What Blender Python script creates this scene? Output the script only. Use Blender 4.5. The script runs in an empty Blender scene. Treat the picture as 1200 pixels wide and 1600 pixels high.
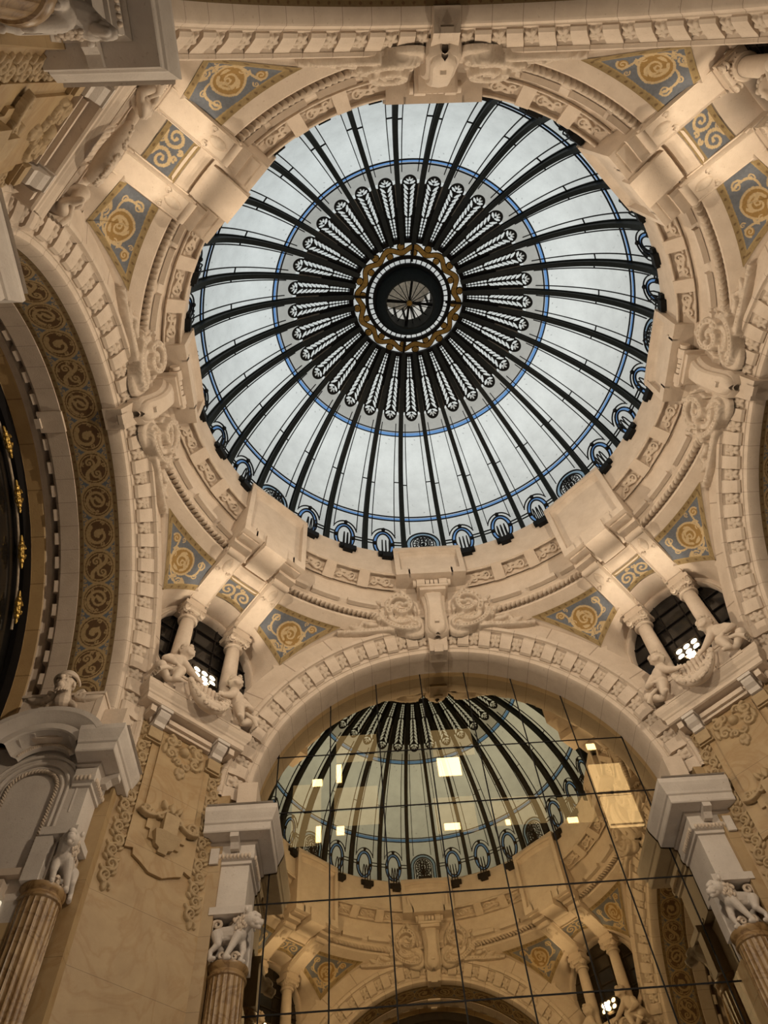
import bpy, math, random
import numpy as np
from mathutils import Matrix, Vector
random.seed(4); RNG = np.random.default_rng(4)
SC = bpy.context.scene
COL = SC.collection
PI = math.pi
ZO = 1.6            # camera height: every z below is measured from the eye
ZC, RA = 9.35, 3.85  # arch centre height and radius
YG = 6.5            # glass wall plane

# ------------------------------------------------------------------ mesh tools
class MB:
    def __init__(s): s.V = []; s.F = []; s.n = 0; s.M = []
    def add(s, V, F, m=0):
        V = np.asarray(V, float).reshape(-1, 3)
        s.V.append(V); s.F += [tuple(int(i) + s.n for i in f) for f in F]; s.M += [m] * len(F); s.n += len(V)
        return s
    def box(s, x0, x1, y0, y1, z0, z1, m=0):
        V = [(x, y, z) for x in (x0, x1) for y in (y0, y1) for z in (z0, z1)]
        return s.add(V, [(0, 1, 3, 2), (4, 6, 7, 5), (0, 4, 5, 1), (2, 3, 7, 6), (0, 2, 6, 4), (1, 5, 7, 3)], m)
    def grid(s, P, cu=False, cv=False, m=0):
        P = np.asarray(P, float); a, b = P.shape[:2]
        F = []
        for i in range(a if cu else a - 1):
            i2 = (i + 1) % a
            for j in range(b if cv else b - 1):
                j2 = (j + 1) % b
                F.append((i * b + j, i * b + j2, i2 * b + j2, i2 * b + j))
        return s.add(P.reshape(-1, 3), F, m)
    def lathe(s, prof, n=32, c=(0, 0, 0), a0=0, a1=2 * PI, m=0):
        full = abs(a1 - a0 - 2 * PI) < 1e-6
        A = np.linspace(a0, a1, n, endpoint=not full)
        P = np.array([[(c[0] + r * math.cos(a), c[1] + r * math.sin(a), c[2] + z) for (r, z) in prof] for a in A])
        return s.grid(P, cu=full, m=m)
    def tube(s, pts, r, n=8, caps=True, closed=False, m=0):
        pts = np.asarray(pts, float); N = len(pts)
        r = np.full(N, r) if np.isscalar(r) else np.asarray(r, float)
        T = np.gradient(pts, axis=0)
        if closed: T = np.roll(pts, -1, 0) - np.roll(pts, 1, 0)
        T /= np.linalg.norm(T, axis=1)[:, None] + 1e-12
        up = np.array([0, 0, 1.0]) if abs(T[0][2]) < .9 else np.array([1.0, 0, 0])
        P = []
        for i in range(N):
            a = np.cross(T[i], up); a /= np.linalg.norm(a) + 1e-12
            b = np.cross(a, T[i]); up = b
            P.append([pts[i] + r[i] * (math.cos(q) * a + math.sin(q) * b) for q in np.linspace(0, 2 * PI, n, endpoint=False)])
        base = s.n
        s.grid(P, cu=closed, cv=True, m=m)
        if caps and not closed:
            s.F.append(tuple(base + i for i in range(n))); s.M.append(m)
            s.F.append(tuple(base + (N - 1) * n + i for i in reversed(range(n)))); s.M.append(m)
        return s
    def bar(s, pts, nrm, w, h, closed=False, m=0):
        """rectangular bar along pts; nrm = direction of its height, centred"""
        pts = np.asarray(pts, float); nrm = np.asarray(nrm, float)
        if nrm.ndim == 1: nrm = np.tile(nrm, (len(pts), 1))
        T = np.roll(pts, -1, 0) - np.roll(pts, 1, 0) if closed else np.gradient(pts, axis=0)
        S = np.cross(T, nrm); S /= np.linalg.norm(S, axis=1)[:, None] + 1e-12
        a, b = S * w / 2, nrm * h / 2
        P = np.stack([pts - a - b, pts + a - b, pts + a + b, pts - a + b], 1)
        base = s.n; N = len(pts)
        s.grid(P, cu=closed, cv=True, m=m)
        if not closed:
            s.F.append((base, base + 1, base + 2, base + 3)); s.F.append(tuple(base + (N - 1) * 4 + i for i in (3, 2, 1, 0))); s.M += [m, m]
        return s
    def ell(s, c, r, rot=None, nu=14, nv=9, m=0):
        r = (r, r, r) if np.isscalar(r) else r
        th = np.linspace(0, PI, nv); ph = np.linspace(0, 2 * PI, nu, endpoint=False)
        P = np.array([[(r[0] * math.sin(t) * math.cos(p), r[1] * math.sin(t) * math.sin(p), r[2] * math.cos(t)) for p in ph] for t in th])
        if rot is not None: P = P @ np.array(rot).T
        return s.grid(P + np.array(c), cv=True, m=m)
    def cap(s, p, q, r1, r2, n=12):
        p, q = np.array(p, float), np.array(q, float); L = np.linalg.norm(q - p); d = (q - p) / (L + 1e-9)
        pts, rr = [], []
        for a in np.linspace(-PI / 2 + .05, 0, 5): pts.append(p + d * r1 * math.sin(a)); rr.append(r1 * math.cos(a))
        for a in np.linspace(0, PI / 2 - .05, 5): pts.append(q + d * r2 * math.sin(a)); rr.append(r2 * math.cos(a))
        return s.tube(pts, rr, n)
    def prism(s, poly, f0, f1, m=0):
        """poly 2d; f0/f1 map 2d -> 3d for the two faces"""
        n = len(poly); V = [f0(*p) for p in poly] + [f1(*p) for p in poly]
        return s.add(V, [tuple(range(n)), tuple(reversed(range(n, 2 * n)))] + [(i, i + n, (i + 1) % n + n, (i + 1) % n) for i in range(n)], m)
    def verts(s): return np.concatenate(s.V) if s.V else np.zeros((0, 3))

def remesh(mb, vox, it=4):
    me = bpy.data.meshes.new('tmp'); me.from_pydata(mb.verts().tolist(), [], mb.F)
    o = bpy.data.objects.new('tmp', me); COL.objects.link(o)
    m = o.modifiers.new('r', 'REMESH'); m.mode = 'VOXEL'; m.voxel_size = vox
    m2 = o.modifiers.new('s', 'SMOOTH'); m2.iterations = it; m2.factor = .5
    dg = bpy.context.evaluated_depsgraph_get()
    ev = o.evaluated_get(dg); me2 = bpy.data.meshes.new_from_object(ev)
    V = np.array([v.co[:] for v in me2.vertices]); F = [tuple(p.vertices) for p in me2.polygons]
    bpy.data.objects.remove(o); bpy.data.meshes.remove(me); bpy.data.meshes.remove(me2)
    r = MB(); r.add(V, F); return r

# ------------------------------------------------------------------ objects
def rz(a, v):
    c, s = math.cos(a), math.sin(a); return (v[0] * c - v[1] * s, v[0] * s + v[1] * c, v[2])
class Th:  # a thing in the front frame (+y outward), spun about the dome axis when placed
    pass
def mkmesh(name, mb, mats, base, smooth=False, cols=None):
    me = bpy.data.meshes.new(name)
    V = mb.verts() - np.array(base)
    me.from_pydata(V.tolist(), [], mb.F)
    for m in (mats if isinstance(mats, (list, tuple)) else [mats]): me.materials.append(m)
    if any(mb.M): me.polygons.foreach_set('material_index', mb.M)
    if smooth is True: me.polygons.foreach_set('use_smooth', [True] * len(me.polygons))
    elif smooth:  # angle
        me.polygons.foreach_set('use_smooth', [True] * len(me.polygons))
        me.set_sharp_from_angle(angle=math.radians(smooth))
    if cols is not None:
        at = me.color_attributes.new('col', 'FLOAT_COLOR', 'POINT')
        c4 = np.ones((len(V), 4), np.float32); c4[:, :3] = cols
        at.data.foreach_set('color', c4.ravel())
    me.update()
    return me
def tag(o, label=None, cat=None, group=None, kind=None):
    if label: o['label'] = label
    if cat: o['category'] = cat
    if group: o['group'] = group
    if kind: o['kind'] = kind
    return o
def thing(name, base, label=None, cat=None, group=None, kind=None):
    o = bpy.data.objects.new(name, None); COL.objects.link(o); o.empty_display_size = .2
    o.location = (base[0], base[1], base[2] + ZO); o['_b'] = list(base)
    return tag(o, label, cat, group, kind)
def part(name, mb, mat, parent, smooth=40, cols=None, label=None, rot=None):
    base = parent['_b']
    o = bpy.data.objects.new(name, mkmesh(name, mb, mat, base, smooth, cols)); COL.objects.link(o); o.parent = parent; o['_b'] = list(base)
    if label: o['label'] = label
    if rot is not None: o.rotation_euler.z = rot
    return o
def single(name, mb, mat, base, label=None, cat=None, group=None, kind=None, smooth=40, cols=None):
    o = bpy.data.objects.new(name, mkmesh(name, mb, mat, base, smooth, cols)); COL.objects.link(o)
    o.location = (base[0], base[1], base[2] + ZO); o['_b'] = list(base)
    return tag(o, label, cat, group, kind)
def ptag(o, **k): return tag(o, **k)
def tree(o): return [o] + [d for c in o.children for d in tree(c)]
def copy_tree(o, parent=None):
    c = o.copy(); COL.objects.link(c)
    if parent is not None: c.parent = parent
    for ch in list(o.children): copy_tree(ch, c)
    return c
def spin(o, deg):
    a = math.radians(deg); b = o['_b']; l = rz(a, b)
    o.location = (l[0], l[1], l[2] + ZO); o.rotation_euler.z = a
    return o
def place(proto, spots, group=None):
    """spots: list of (angle, label); proto itself takes the first"""
    out = []
    for i, (deg, label) in enumerate(spots):
        o = proto if i == 0 else copy_tree(proto)
        spin(o, deg)
        if label: o['label'] = label
        if group: o['group'] = group
        out.append(o)
    return out
def repeat(part_o, n, step, skip=(), parent=None):
    """copies of a child turned about the parent's z axis"""
    for k in range(1, n):
        if k in skip: continue
        c = copy_tree(part_o, part_o.parent); c.rotation_euler.z = part_o.rotation_euler.z + math.radians(step * k)

# ------------------------------------------------------------------ materials
def newmat(name):
    m = bpy.data.materials.new(name); m.use_nodes = True
    nt = m.node_tree; nt.nodes.clear()
    out = nt.nodes.new('ShaderNodeOutputMaterial'); return m, nt, out
def nd(nt, t, **k):
    n = nt.nodes.new(t)
    for a, v in k.items():
        if a in n.inputs.keys() if isinstance(a, str) else False: n.inputs[a].default_value = v
        else: setattr(n, a, v)
    return n
def stone(name, c1, c2, rough=.75, scale=3, bump=.15, joints=None, dirt=.5, vein=None, uvscale=None):
    m, nt, out = newmat(name); L = nt.links
    bs = nt.nodes.new('ShaderNodeBsdfPrincipled'); bs.inputs['Roughness'].default_value = rough
    tc = nt.nodes.new('ShaderNodeTexCoord')
    n1 = nt.nodes.new('ShaderNodeTexNoise'); n1.inputs['Scale'].default_value = scale; n1.inputs['Detail'].default_value = 8; n1.inputs['Roughness'].default_value = .65
    L.new(tc.outputs['Object'], n1.inputs['Vector'])
    ramp = nt.nodes.new('ShaderNodeValToRGB'); ramp.color_ramp.elements[0].position = .3; ramp.color_ramp.elements[1].position = .7
    ramp.color_ramp.elements[0].color = (*c1, 1); ramp.color_ramp.elements[1].color = (*c2, 1)
    L.new(n1.outputs['Fac'], ramp.inputs['Fac'])
    col = ramp.outputs['Color']
    def mul(colsock, facsock, c, inv=False):
        mx = nt.nodes.new('ShaderNodeMix'); mx.data_type = 'RGBA'; mx.blend_type = 'MULTIPLY'
        L.new(facsock, mx.inputs['Factor']); L.new(colsock, mx.inputs['A']); mx.inputs['B'].default_value = (*c, 1)
        return mx.outputs['Result']
    # small specks of dirt
    n2 = nt.nodes.new('ShaderNodeTexNoise'); n2.inputs['Scale'].default_value = 22; n2.inputs['Detail'].default_value = 3
    L.new(tc.outputs['Object'], n2.inputs['Vector'])
    r2 = nt.nodes.new('ShaderNodeMapRange'); r2.inputs['From Min'].default_value = .64; r2.inputs['From Max'].default_value = .78; r2.inputs['To Max'].default_value = dirt
    L.new(n2.outputs['Fac'], r2.inputs['Value']); col = mul(col, r2.outputs['Result'], (.55, .48, .4))
    if vein:
        w = nt.nodes.new('ShaderNodeTexNoise'); w.inputs['Scale'].default_value = vein[0]; w.inputs['Detail'].default_value = 6; w.inputs['Distortion'].default_value = 1.6
        L.new(tc.outputs['Object'], w.inputs['Vector'])
        a = nt.nodes.new('ShaderNodeMath'); a.operation = 'SUBTRACT'; a.inputs[1].default_value = .5; L.new(w.outputs['Fac'], a.inputs[0])
        b = nt.nodes.new('ShaderNodeMath'); b.operation = 'ABSOLUTE'; L.new(a.outputs[0], b.inputs[0])
        r = nt.nodes.new('ShaderNodeMapRange'); r.inputs['From Min'].default_value = 0; r.inputs['From Max'].default_value = .05; r.inputs['To Min'].default_value = .8; r.inputs['To Max'].default_value = 0
        L.new(b.outputs[0], r.inputs['Value']); col = mul(col, r.outputs['Result'], vein[1])
    if joints:  # ('arc', n) radial joints about the y axis of the object; ('z', h) courses
        sep = nt.nodes.new('ShaderNodeSeparateXYZ'); L.new(tc.outputs['Object'], sep.inputs[0])
        if joints[0] == 'arc':
            at = nt.nodes.new('ShaderNodeMath'); at.operation = 'ARCTAN2'; L.new(sep.outputs['X'], at.inputs[0]); L.new(sep.outputs['Z'], at.inputs[1]); v = at.outputs[0]
            k, wd = joints[1] / PI, .025
        else:
            v = sep.outputs['Z']; k, wd = 1 / joints[1], .008 / joints[1]
        mu = nt.nodes.new('ShaderNodeMath'); mu.operation = 'MULTIPLY_ADD'; mu.inputs[1].default_value = k; mu.inputs[2].default_value = 100.5; L.new(v, mu.inputs[0])
        fr = nt.nodes.new('ShaderNodeMath'); fr.operation = 'FRACT'; L.new(mu.outputs[0], fr.inputs[0])
        lt = nt.nodes.new('ShaderNodeMath'); lt.operation = 'LESS_THAN'; lt.inputs[1].default_value = wd; L.new(fr.outputs[0], lt.inputs[0])
        hf = nt.nodes.new('ShaderNodeMath'); hf.operation = 'MULTIPLY'; hf.inputs[1].default_value = .6; L.new(lt.outputs[0], hf.inputs[0])
        col = mul(col, hf.outputs[0], (.35, .3, .25))
    L.new(col, bs.inputs['Base Color'])
    bp = nt.nodes.new('ShaderNodeBump'); bp.inputs['Strength'].default_value = bump; bp.inputs['Distance'].default_value = .02
    n3 = nt.nodes.new('ShaderNodeTexNoise'); n3.inputs['Scale'].default_value = 40; n3.inputs['Detail'].default_value = 4; L.new(tc.outputs['Object'], n3.inputs['Vector'])
    L.new(n3.outputs['Fac'], bp.inputs['Height']); L.new(bp.outputs['Normal'], bs.inputs['Normal'])
    L.new(bs.outputs[0], out.inputs[0]); return m
def plain(name, c, rough=.6, metal=0.0, noise=.25, scale=14):
    m, nt, out = newmat(name); L = nt.links
    bs = nt.nodes.new('ShaderNodeBsdfPrincipled'); bs.inputs['Roughness'].default_value = rough; bs.inputs['Metallic'].default_value = metal; bs.inputs['Specular IOR Level'].default_value = .15 if max(c) < .02 and rough > .3 else .5
    tc = nt.nodes.new('ShaderNodeTexCoord'); n = nt.nodes.new('ShaderNodeTexNoise'); n.inputs['Scale'].default_value = scale; n.inputs['Detail'].default_value = 5
    L.new(tc.outputs['Object'], n.inputs['Vector'])
    r = nt.nodes.new('ShaderNodeValToRGB'); r.color_ramp.elements[0].color = (*[x * (1 - noise) for x in c], 1); r.color_ramp.elements[1].color = (*[min(1, x * (1 + noise)) for x in c], 1)
    r.color_ramp.elements[0].position = .3; r.color_ramp.elements[1].position = .7
    L.new(n.outputs['Fac'], r.inputs[0]); L.new(r.outputs[0], bs.inputs['Base Color']); L.new(bs.outputs[0], out.inputs[0]); return m
def paint(name, rough=.8):
    m, nt, out = newmat(name); L = nt.links
    bs = nt.nodes.new('ShaderNodeBsdfPrincipled'); bs.inputs['Roughness'].default_value = rough
    at = nt.nodes.new('ShaderNodeAttribute'); at.attribute_name = 'col'
    tc = nt.nodes.new('ShaderNodeTexCoord'); n = nt.nodes.new('ShaderNodeTexNoise'); n.inputs['Scale'].default_value = 26; n.inputs['Detail'].default_value = 5
    L.new(tc.outputs['Object'], n.inputs['Vector'])
    mr = nt.nodes.new('ShaderNodeMapRange'); mr.inputs['To Min'].default_value = .7; mr.inputs['To Max'].default_value = 1.3; L.new(n.outputs['Fac'], mr.inputs['Value'])
    vm = nt.nodes.new('ShaderNodeVectorMath'); vm.operation = 'SCALE'; L.new(at.outputs['Color'], vm.inputs[0]); L.new(mr.outputs[0], vm.inputs['Scale'])
    L.new(vm.outputs[0], bs.inputs['Base Color']); L.new(bs.outputs[0], out.inputs[0]); return m
def domeglass(name):
    m, nt, out = newmat(name); L = nt.links
    at = nt.nodes.new('ShaderNodeAttribute'); at.attribute_name = 'col'
    tc = nt.nodes.new('ShaderNodeTexCoord')
    n = nt.nodes.new('ShaderNodeTexNoise'); n.inputs['Scale'].default_value = 1.1; n.inputs['Detail'].default_value = 7; n.inputs['Roughness'].default_value = .7
    L.new(tc.outputs['Object'], n.inputs['Vector'])
    mr = nt.nodes.new('ShaderNodeMapRange'); mr.inputs['From Min'].default_value = .25; mr.inputs['From Max'].default_value = .75; mr.inputs['To Min'].default_value = .78; mr.inputs['To Max'].default_value = 1.12; L.new(n.outputs['Fac'], mr.inputs['Value'])
    sp = nt.nodes.new('ShaderNodeTexNoise'); sp.inputs['Scale'].default_value = 9; sp.inputs['Detail'].default_value = 2; L.new(tc.outputs['Object'], sp.inputs['Vector'])
    ms = nt.nodes.new('ShaderNodeMapRange'); ms.inputs['From Min'].default_value = .68; ms.inputs['From Max'].default_value = .76; ms.inputs['To Min'].default_value = 1; ms.inputs['To Max'].default_value = .55; L.new(sp.outputs['Fac'], ms.inputs['Value'])
    mm = nt.nodes.new('ShaderNodeMath'); mm.operation = 'MULTIPLY'; L.new(mr.outputs[0], mm.inputs[0]); L.new(ms.outputs[0], mm.inputs[1])
    vm = nt.nodes.new('ShaderNodeVectorMath'); vm.operation = 'SCALE'; L.new(at.outputs['Color'], vm.inputs[0]); L.new(mm.outputs[0], vm.inputs['Scale'])
    tr = nt.nodes.new('ShaderNodeBsdfTranslucent'); L.new(vm.outputs[0], tr.inputs['Color'])
    gl = nt.nodes.new('ShaderNodeBsdfDiffuse'); gl.inputs['Color'].default_value = (.25, .26, .26, 1)
    mx = nt.nodes.new('ShaderNodeMixShader'); mx.inputs[0].default_value = .12
    L.new(tr.outputs[0], mx.inputs[1]); L.new(gl.outputs[0], mx.inputs[2]); L.new(mx.outputs[0], out.inputs[0]); return m
def emit(name, c, s):
    m, nt, out = newmat(name)
    e = nt.nodes.new('ShaderNodeEmission'); e.inputs[0].default_value = (*c, 1); e.inputs[1].default_value = s
    nt.links.new(e.outputs[0], out.inputs[0]); return m
def wallglass(name, refl, fac, trans):
    m, nt, out = newmat(name); L = nt.links
    g = nt.nodes.new('ShaderNodeBsdfGlossy'); g.inputs['Color'].default_value = (*refl, 1); g.inputs['Roughness'].default_value = 0.0
    t = nt.nodes.new('ShaderNodeBsdfTransparent'); t.inputs['Color'].default_value = (*trans, 1)
    mx = nt.nodes.new('ShaderNodeMixShader'); mx.inputs[0].default_value = fac
    L.new(t.outputs[0], mx.inputs[1]); L.new(g.outputs[0], mx.inputs[2]); L.new(mx.outputs[0], out.inputs[0]); return m

STONE = stone('cream_stone', (.49, .40, .315), (.60, .505, .41))
STONEJ = stone('cream_voussoir_stone', (.49, .40, .315), (.60, .505, .41), joints=('arc', 27.3))
STONEB = stone('cream_wall_stone', (.49, .40, .315), (.60, .505, .41), joints=('arc', 14))
CARVE = stone('carved_cream_stone', (.43, .35, .27), (.60, .505, .41), scale=6)
GREY = stone('cool_lit_stone', (.47, .42, .375), (.57, .52, .465), dirt=.6)  # same stone as the cream one, with cooler light tinted into its colour
MARBLE = stone('honey_marble', (.29, .195, .095), (.39, .28, .145), rough=.45, scale=1.7, bump=.03, dirt=.2, vein=(1.1, (.86, .78, .68)), joints=('z', 1.05))
MARBLED = stone('carved_honey_marble', (.28, .195, .10), (.38, .28, .155), rough=.6, scale=5)
COLMARB = stone('brown_column_marble', (.20, .12, .05), (.34, .225, .105), rough=.4, scale=2.2, bump=.06, vein=(2.5, (.5, .4, .3)))
IRON = plain('black_iron', (.006, .0065, .007), .6, 0.0)
DARKIRON = plain('dark_green_iron', (.010, .013, .013), .5, .0)
GOLD = plain('old_gilding', (.30, .19, .05), .4, .7)
GILT = plain('bright_gilding', (.5, .33, .09), .35, .9)
PAINT = paint('wall_paint')
DGLASS = domeglass('opal_glass')
WGLASS = wallglass('bronze_mirror_glass', (1.0, .84, .54), .52, (.9, .74, .48))
DARKGL = plain('dark_window_glass', (.01, .009, .008), .12, 0, .1)
DARKIN = plain('dark_interior', (.05, .036, .022), .8)
BLACK = plain('soot_black', (.006, .005, .005), .6)
LED = emit('led_lens', (1, .86, .62), 7)
ROOM1 = emit('lit_room_warm', (.55, .42, .26), 1.9)
ROOM2 = emit('lit_lamp_warm', (1, .82, .45), 6)
CREAMG = plain('cream_plaster', (.5, .44, .36), .8)
FLOORM = stone('floor_marble', (.3, .25, .19), (.38, .32, .25), rough=.3, scale=1)

# ------------------------------------------------------------------ 2-d ornament engine
def stroke_field(X, Y, strokes):
    H = np.zeros_like(X)
    xs, ys = X[0], Y[:, 0]
    reg = np.allclose(X, X[0][None]) and np.allclose(Y, Y[:, :1])
    for (P, W, Hh, groove) in strokes:
        P = np.asarray(P, float); n = len(P)
        W = np.full(n, W) if np.isscalar(W) else np.asarray(W); Hh = np.full(n, Hh) if np.isscalar(Hh) else np.asarray(Hh)
        for i in range(max(1, n - 1)):
            a = P[i]; b = P[min(i + 1, n - 1)]; w0, w1 = W[i], W[min(i + 1, n - 1)]; h0, h1 = Hh[i], Hh[min(i + 1, n - 1)]
            wm = max(w0, w1)
            if reg:
                i0 = np.searchsorted(xs, min(a[0], b[0]) - wm); i1 = np.searchsorted(xs, max(a[0], b[0]) + wm)
                j0 = np.searchsorted(ys, min(a[1], b[1]) - wm); j1 = np.searchsorted(ys, max(a[1], b[1]) + wm)
                if i1 <= i0 or j1 <= j0: continue
                x, y = X[j0:j1, i0:i1], Y[j0:j1, i0:i1]; tgt = H[j0:j1, i0:i1]
            else: x, y, tgt = X, Y, H
            d = b - a; L2 = d @ d
            t = np.clip(((x - a[0]) * d[0] + (y - a[1]) * d[1]) / L2, 0, 1) if L2 > 1e-12 else np.zeros_like(x)
            dist = np.hypot(x - a[0] - t * d[0], y - a[1] - t * d[1]); w = w0 + (w1 - w0) * t; hh = h0 + (h1 - h0) * t
            q = 1 - (dist / np.maximum(w, 1e-6)) ** 2
            v = hh * np.sqrt(np.maximum(q, 0))
            if groove: v = v * (1 - groove * np.exp(-(dist / (.28 * w + 1e-6)) ** 2))
            np.maximum(tgt, v, out=tgt)
    return H
def spiral(cx, cy, R, a0, turns, dr, w, h, groove=.35, n=None, k=.86, bud=True):
    n = n or int(16 * turns) + 4
    t = np.linspace(0, 1, n); r = R * (1 - k * t); a = a0 + dr * turns * 2 * PI * t
    P = np.stack([cx + r * np.cos(a), cy + r * np.sin(a)], 1)
    S = [(P, w * (1 - .5 * t), h * (1 - .25 * t), groove)]
    if bud: S.append(([P[-1]], w * .95, h, 0))
    return S
def bez(p0, p1, p2, p3, n=14):
    t = np.linspace(0, 1, n)[:, None]; p0, p1, p2, p3 = map(np.array, (p0, p1, p2, p3))
    return (1 - t) ** 3 * p0 + 3 * (1 - t) ** 2 * t * p1 + 3 * (1 - t) * t * t * p2 + t ** 3 * p3
def leaf(x, y, ang, L, W, h, bend=0.0, lobes=4, groove=.5):
    t = np.linspace(0, 1, 12); a = ang + bend * t
    dx = np.cumsum(np.cos(a)) * L / 12; dy = np.cumsum(np.sin(a)) * L / 12
    P = np.stack([x + dx, y + dy], 1)
    S = [(P, W * np.maximum(.12, np.sin(PI * np.minimum(1, t * .92 + .08)) ** .8), h * (1 - .3 * t), groove)]
    for k in range(lobes):
        q = int(1 + k * 9 / max(1, lobes)); f = 1 - .6 * k / max(1, lobes)
        for sg in (-1, 1):
            b = a[q] + sg * .75
            S.append(([P[q], P[q] + W * 1.25 * f * np.array([math.cos(b), math.sin(b)])], [W * .55 * f, W * .2 * f], [h * .85, h * .4], .3))
    return S
def disc(x, y, r, h): return [([(x, y)], r, h, 0)]
def relief(mb, strokes, x0, x1, y0, y1, res, fmap, m=0, keep=True, sink=.015):
    nx, ny = max(3, int((x1 - x0) / res) + 1), max(3, int((y1 - y0) / res) + 1)
    X, Y = np.meshgrid(np.linspace(x0, x1, nx), np.linspace(y0, y1, ny))
    H = stroke_field(X, Y, strokes)
    pos = H > 1e-4
    Hs = np.where(pos, H, -sink)
    P = fmap(X, Y, Hs)
    q = pos[:-1, :-1] | pos[1:, :-1] | pos[:-1, 1:] | pos[1:, 1:] if not keep else np.ones((ny - 1, nx - 1), bool)
    idx = np.arange(nx * ny).reshape(ny, nx)
    jj, ii = np.nonzero(q)
    F = np.stack([idx[jj, ii], idx[jj, ii + 1], idx[jj + 1, ii + 1], idx[jj + 1, ii]], 1)
    used = np.unique(F); rem = -np.ones(nx * ny, int); rem[used] = np.arange(len(used))
    mb.add(P.reshape(-1, 3)[used], rem[F].tolist(), m); return mb
def isoclip(Fd, P):
    """keep the part of grid surface P (ny,nx,3) where Fd > 0"""
    ny, nx = Fd.shape; V = P.reshape(-1, 3); f = Fd.ravel(); idx = np.arange(ny * nx).reshape(ny, nx)
    T = np.concatenate([np.stack([idx[:-1, :-1], idx[:-1, 1:], idx[1:, 1:]], -1).reshape(-1, 3), np.stack([idx[:-1, :-1], idx[1:, 1:], idx[1:, :-1]], -1).reshape(-1, 3)])
    s = f[T] > 0; c = s.sum(1)
    out, tris, n = [V], [T[c == 3]], len(V)
    def cut(a, b): t = (f[a] / (f[a] - f[b]))[:, None]; return V[a] + (V[b] - V[a]) * t
    for cc in (1, 2):
        k = c == cc; Tk = T[k]; sk = s[k]
        if not len(Tk): continue
        odd = np.argmax(sk if cc == 1 else ~sk, 1); ar = np.arange(len(Tk))
        a, b, d = Tk[ar, odd], Tk[ar, (odd + 1) % 3], Tk[ar, (odd + 2) % 3]
        p, q = cut(a, b), cut(a, d); i = np.arange(len(Tk)); ip = n + i; iq = n + len(Tk) + i; out += [p, q]; n += 2 * len(Tk)
        if cc == 1: tris.append(np.stack([a, ip, iq], 1))
        else: tris += [np.stack([ip, b, d], 1), np.stack([ip, d, iq], 1)]
    V = np.concatenate(out); T = np.concatenate(tris); used = np.unique(T); rem = -np.ones(len(V), int); rem[used] = np.arange(len(used))
    return V[used], rem[T].tolist()
FLOOD, LOW_FILL, UP = 2200, 110, 470
SHX, SHY = -.05, .09
# ------------------------------------------------------------------ camera, sky
cam = bpy.data.objects.new('camera', bpy.data.cameras.new('camera')); COL.objects.link(cam)
RW = [(0.9981381428980957, 0.025333219920728154, -0.05548401265579683), (-0.049616516777934216, 0.8663080085901244, -0.4970398731645559), (0.0354746240961842, 0.49886737939161835, 0.8659520130031302)]
mw = Matrix(((RW[0][0], -RW[1][0], -RW[2][0], -1.66346), (RW[0][1], -RW[1][1], -RW[2][1], -5.36976), (RW[0][2], -RW[1][2], -RW[2][2], ZO), (0, 0, 0, 1)))
cam.matrix_world = mw
cam.data.sensor_fit = 'VERTICAL'; cam.data.sensor_height = 24; cam.data.lens = 24 * 1202 / 1600; cam.data.clip_start = .05; cam.data.clip_end = 500
SC.camera = cam
SC.view_settings.view_transform = 'Standard'; SC.view_settings.look = 'None'; SC.view_settings.gamma = 1; SC.view_settings.exposure = 0.06
try: SC.view_settings.use_curve_mapping = False
except Exception: pass
w = bpy.data.worlds.new('overcast_sky'); SC.world = w; w.use_nodes = True
nt = w.node_tree; nt.nodes.clear()
bg = nt.nodes.new('ShaderNodeBackground'); wo = nt.nodes.new('ShaderNodeOutputWorld'); nt.links.new(bg.outputs[0], wo.inputs[0])
tc = nt.nodes.new('ShaderNodeTexCoord'); no = nt.nodes.new('ShaderNodeTexNoise'); no.inputs['Scale'].default_value = 1.6; no.inputs['Detail'].default_value = 3
nt.links.new(tc.outputs['Generated'], no.inputs['Vector'])
rp = nt.nodes.new('ShaderNodeValToRGB'); rp.color_ramp.elements[0].position = .35; rp.color_ramp.elements[1].position = .65
rp.color_ramp.elements[0].color = (.75, .80, .82, 1); rp.color_ramp.elements[1].color = (1.0, .99, .95, 1)
vd = nt.nodes.new('ShaderNodeVectorMath'); vd.operation = 'DOT_PRODUCT'; vd.inputs[1].default_value = (.42, .62, 0.0)   # brighter sky on the street side
nt.links.new(tc.outputs['Generated'], vd.inputs[0])
ma = nt.nodes.new('ShaderNodeMath'); ma.operation = 'MULTIPLY_ADD'; ma.inputs[1].default_value = .22; nt.links.new(vd.outputs['Value'], ma.inputs[0]); nt.links.new(no.outputs['Fac'], ma.inputs[2])
nt.links.new(ma.outputs[0], rp.inputs[0]); nt.links.new(rp.outputs[0], bg.inputs[0]); bg.inputs[1].default_value = SKY = 1.0
cy = SC.cycles
cy.max_bounces = 8; cy.diffuse_bounces = 4; cy.glossy_bounces = 4; cy.transmission_bounces = 6; cy.transparent_max_bounces = 12
cy.sample_clamp_indirect = 4.0; cy.use_denoising = True; cy.caustics_reflective = False; cy.caustics_refractive = False

ARCH = [(0, 'front'), (90, 'left'), (180, 'back'), (270, 'right')]
CORN = [(45, 'BL'), (-45, 'BR'), (135, 'TL'), (225, 'TR')]
CW = {'BL': 'left of the glass wall', 'BR': 'right of the glass wall', 'TL': 'at upper left of photo', 'TR': 'at upper right of photo'}
def corners(fmt): return [(a, fmt % CW[c]) for a, c in CORN]

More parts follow.
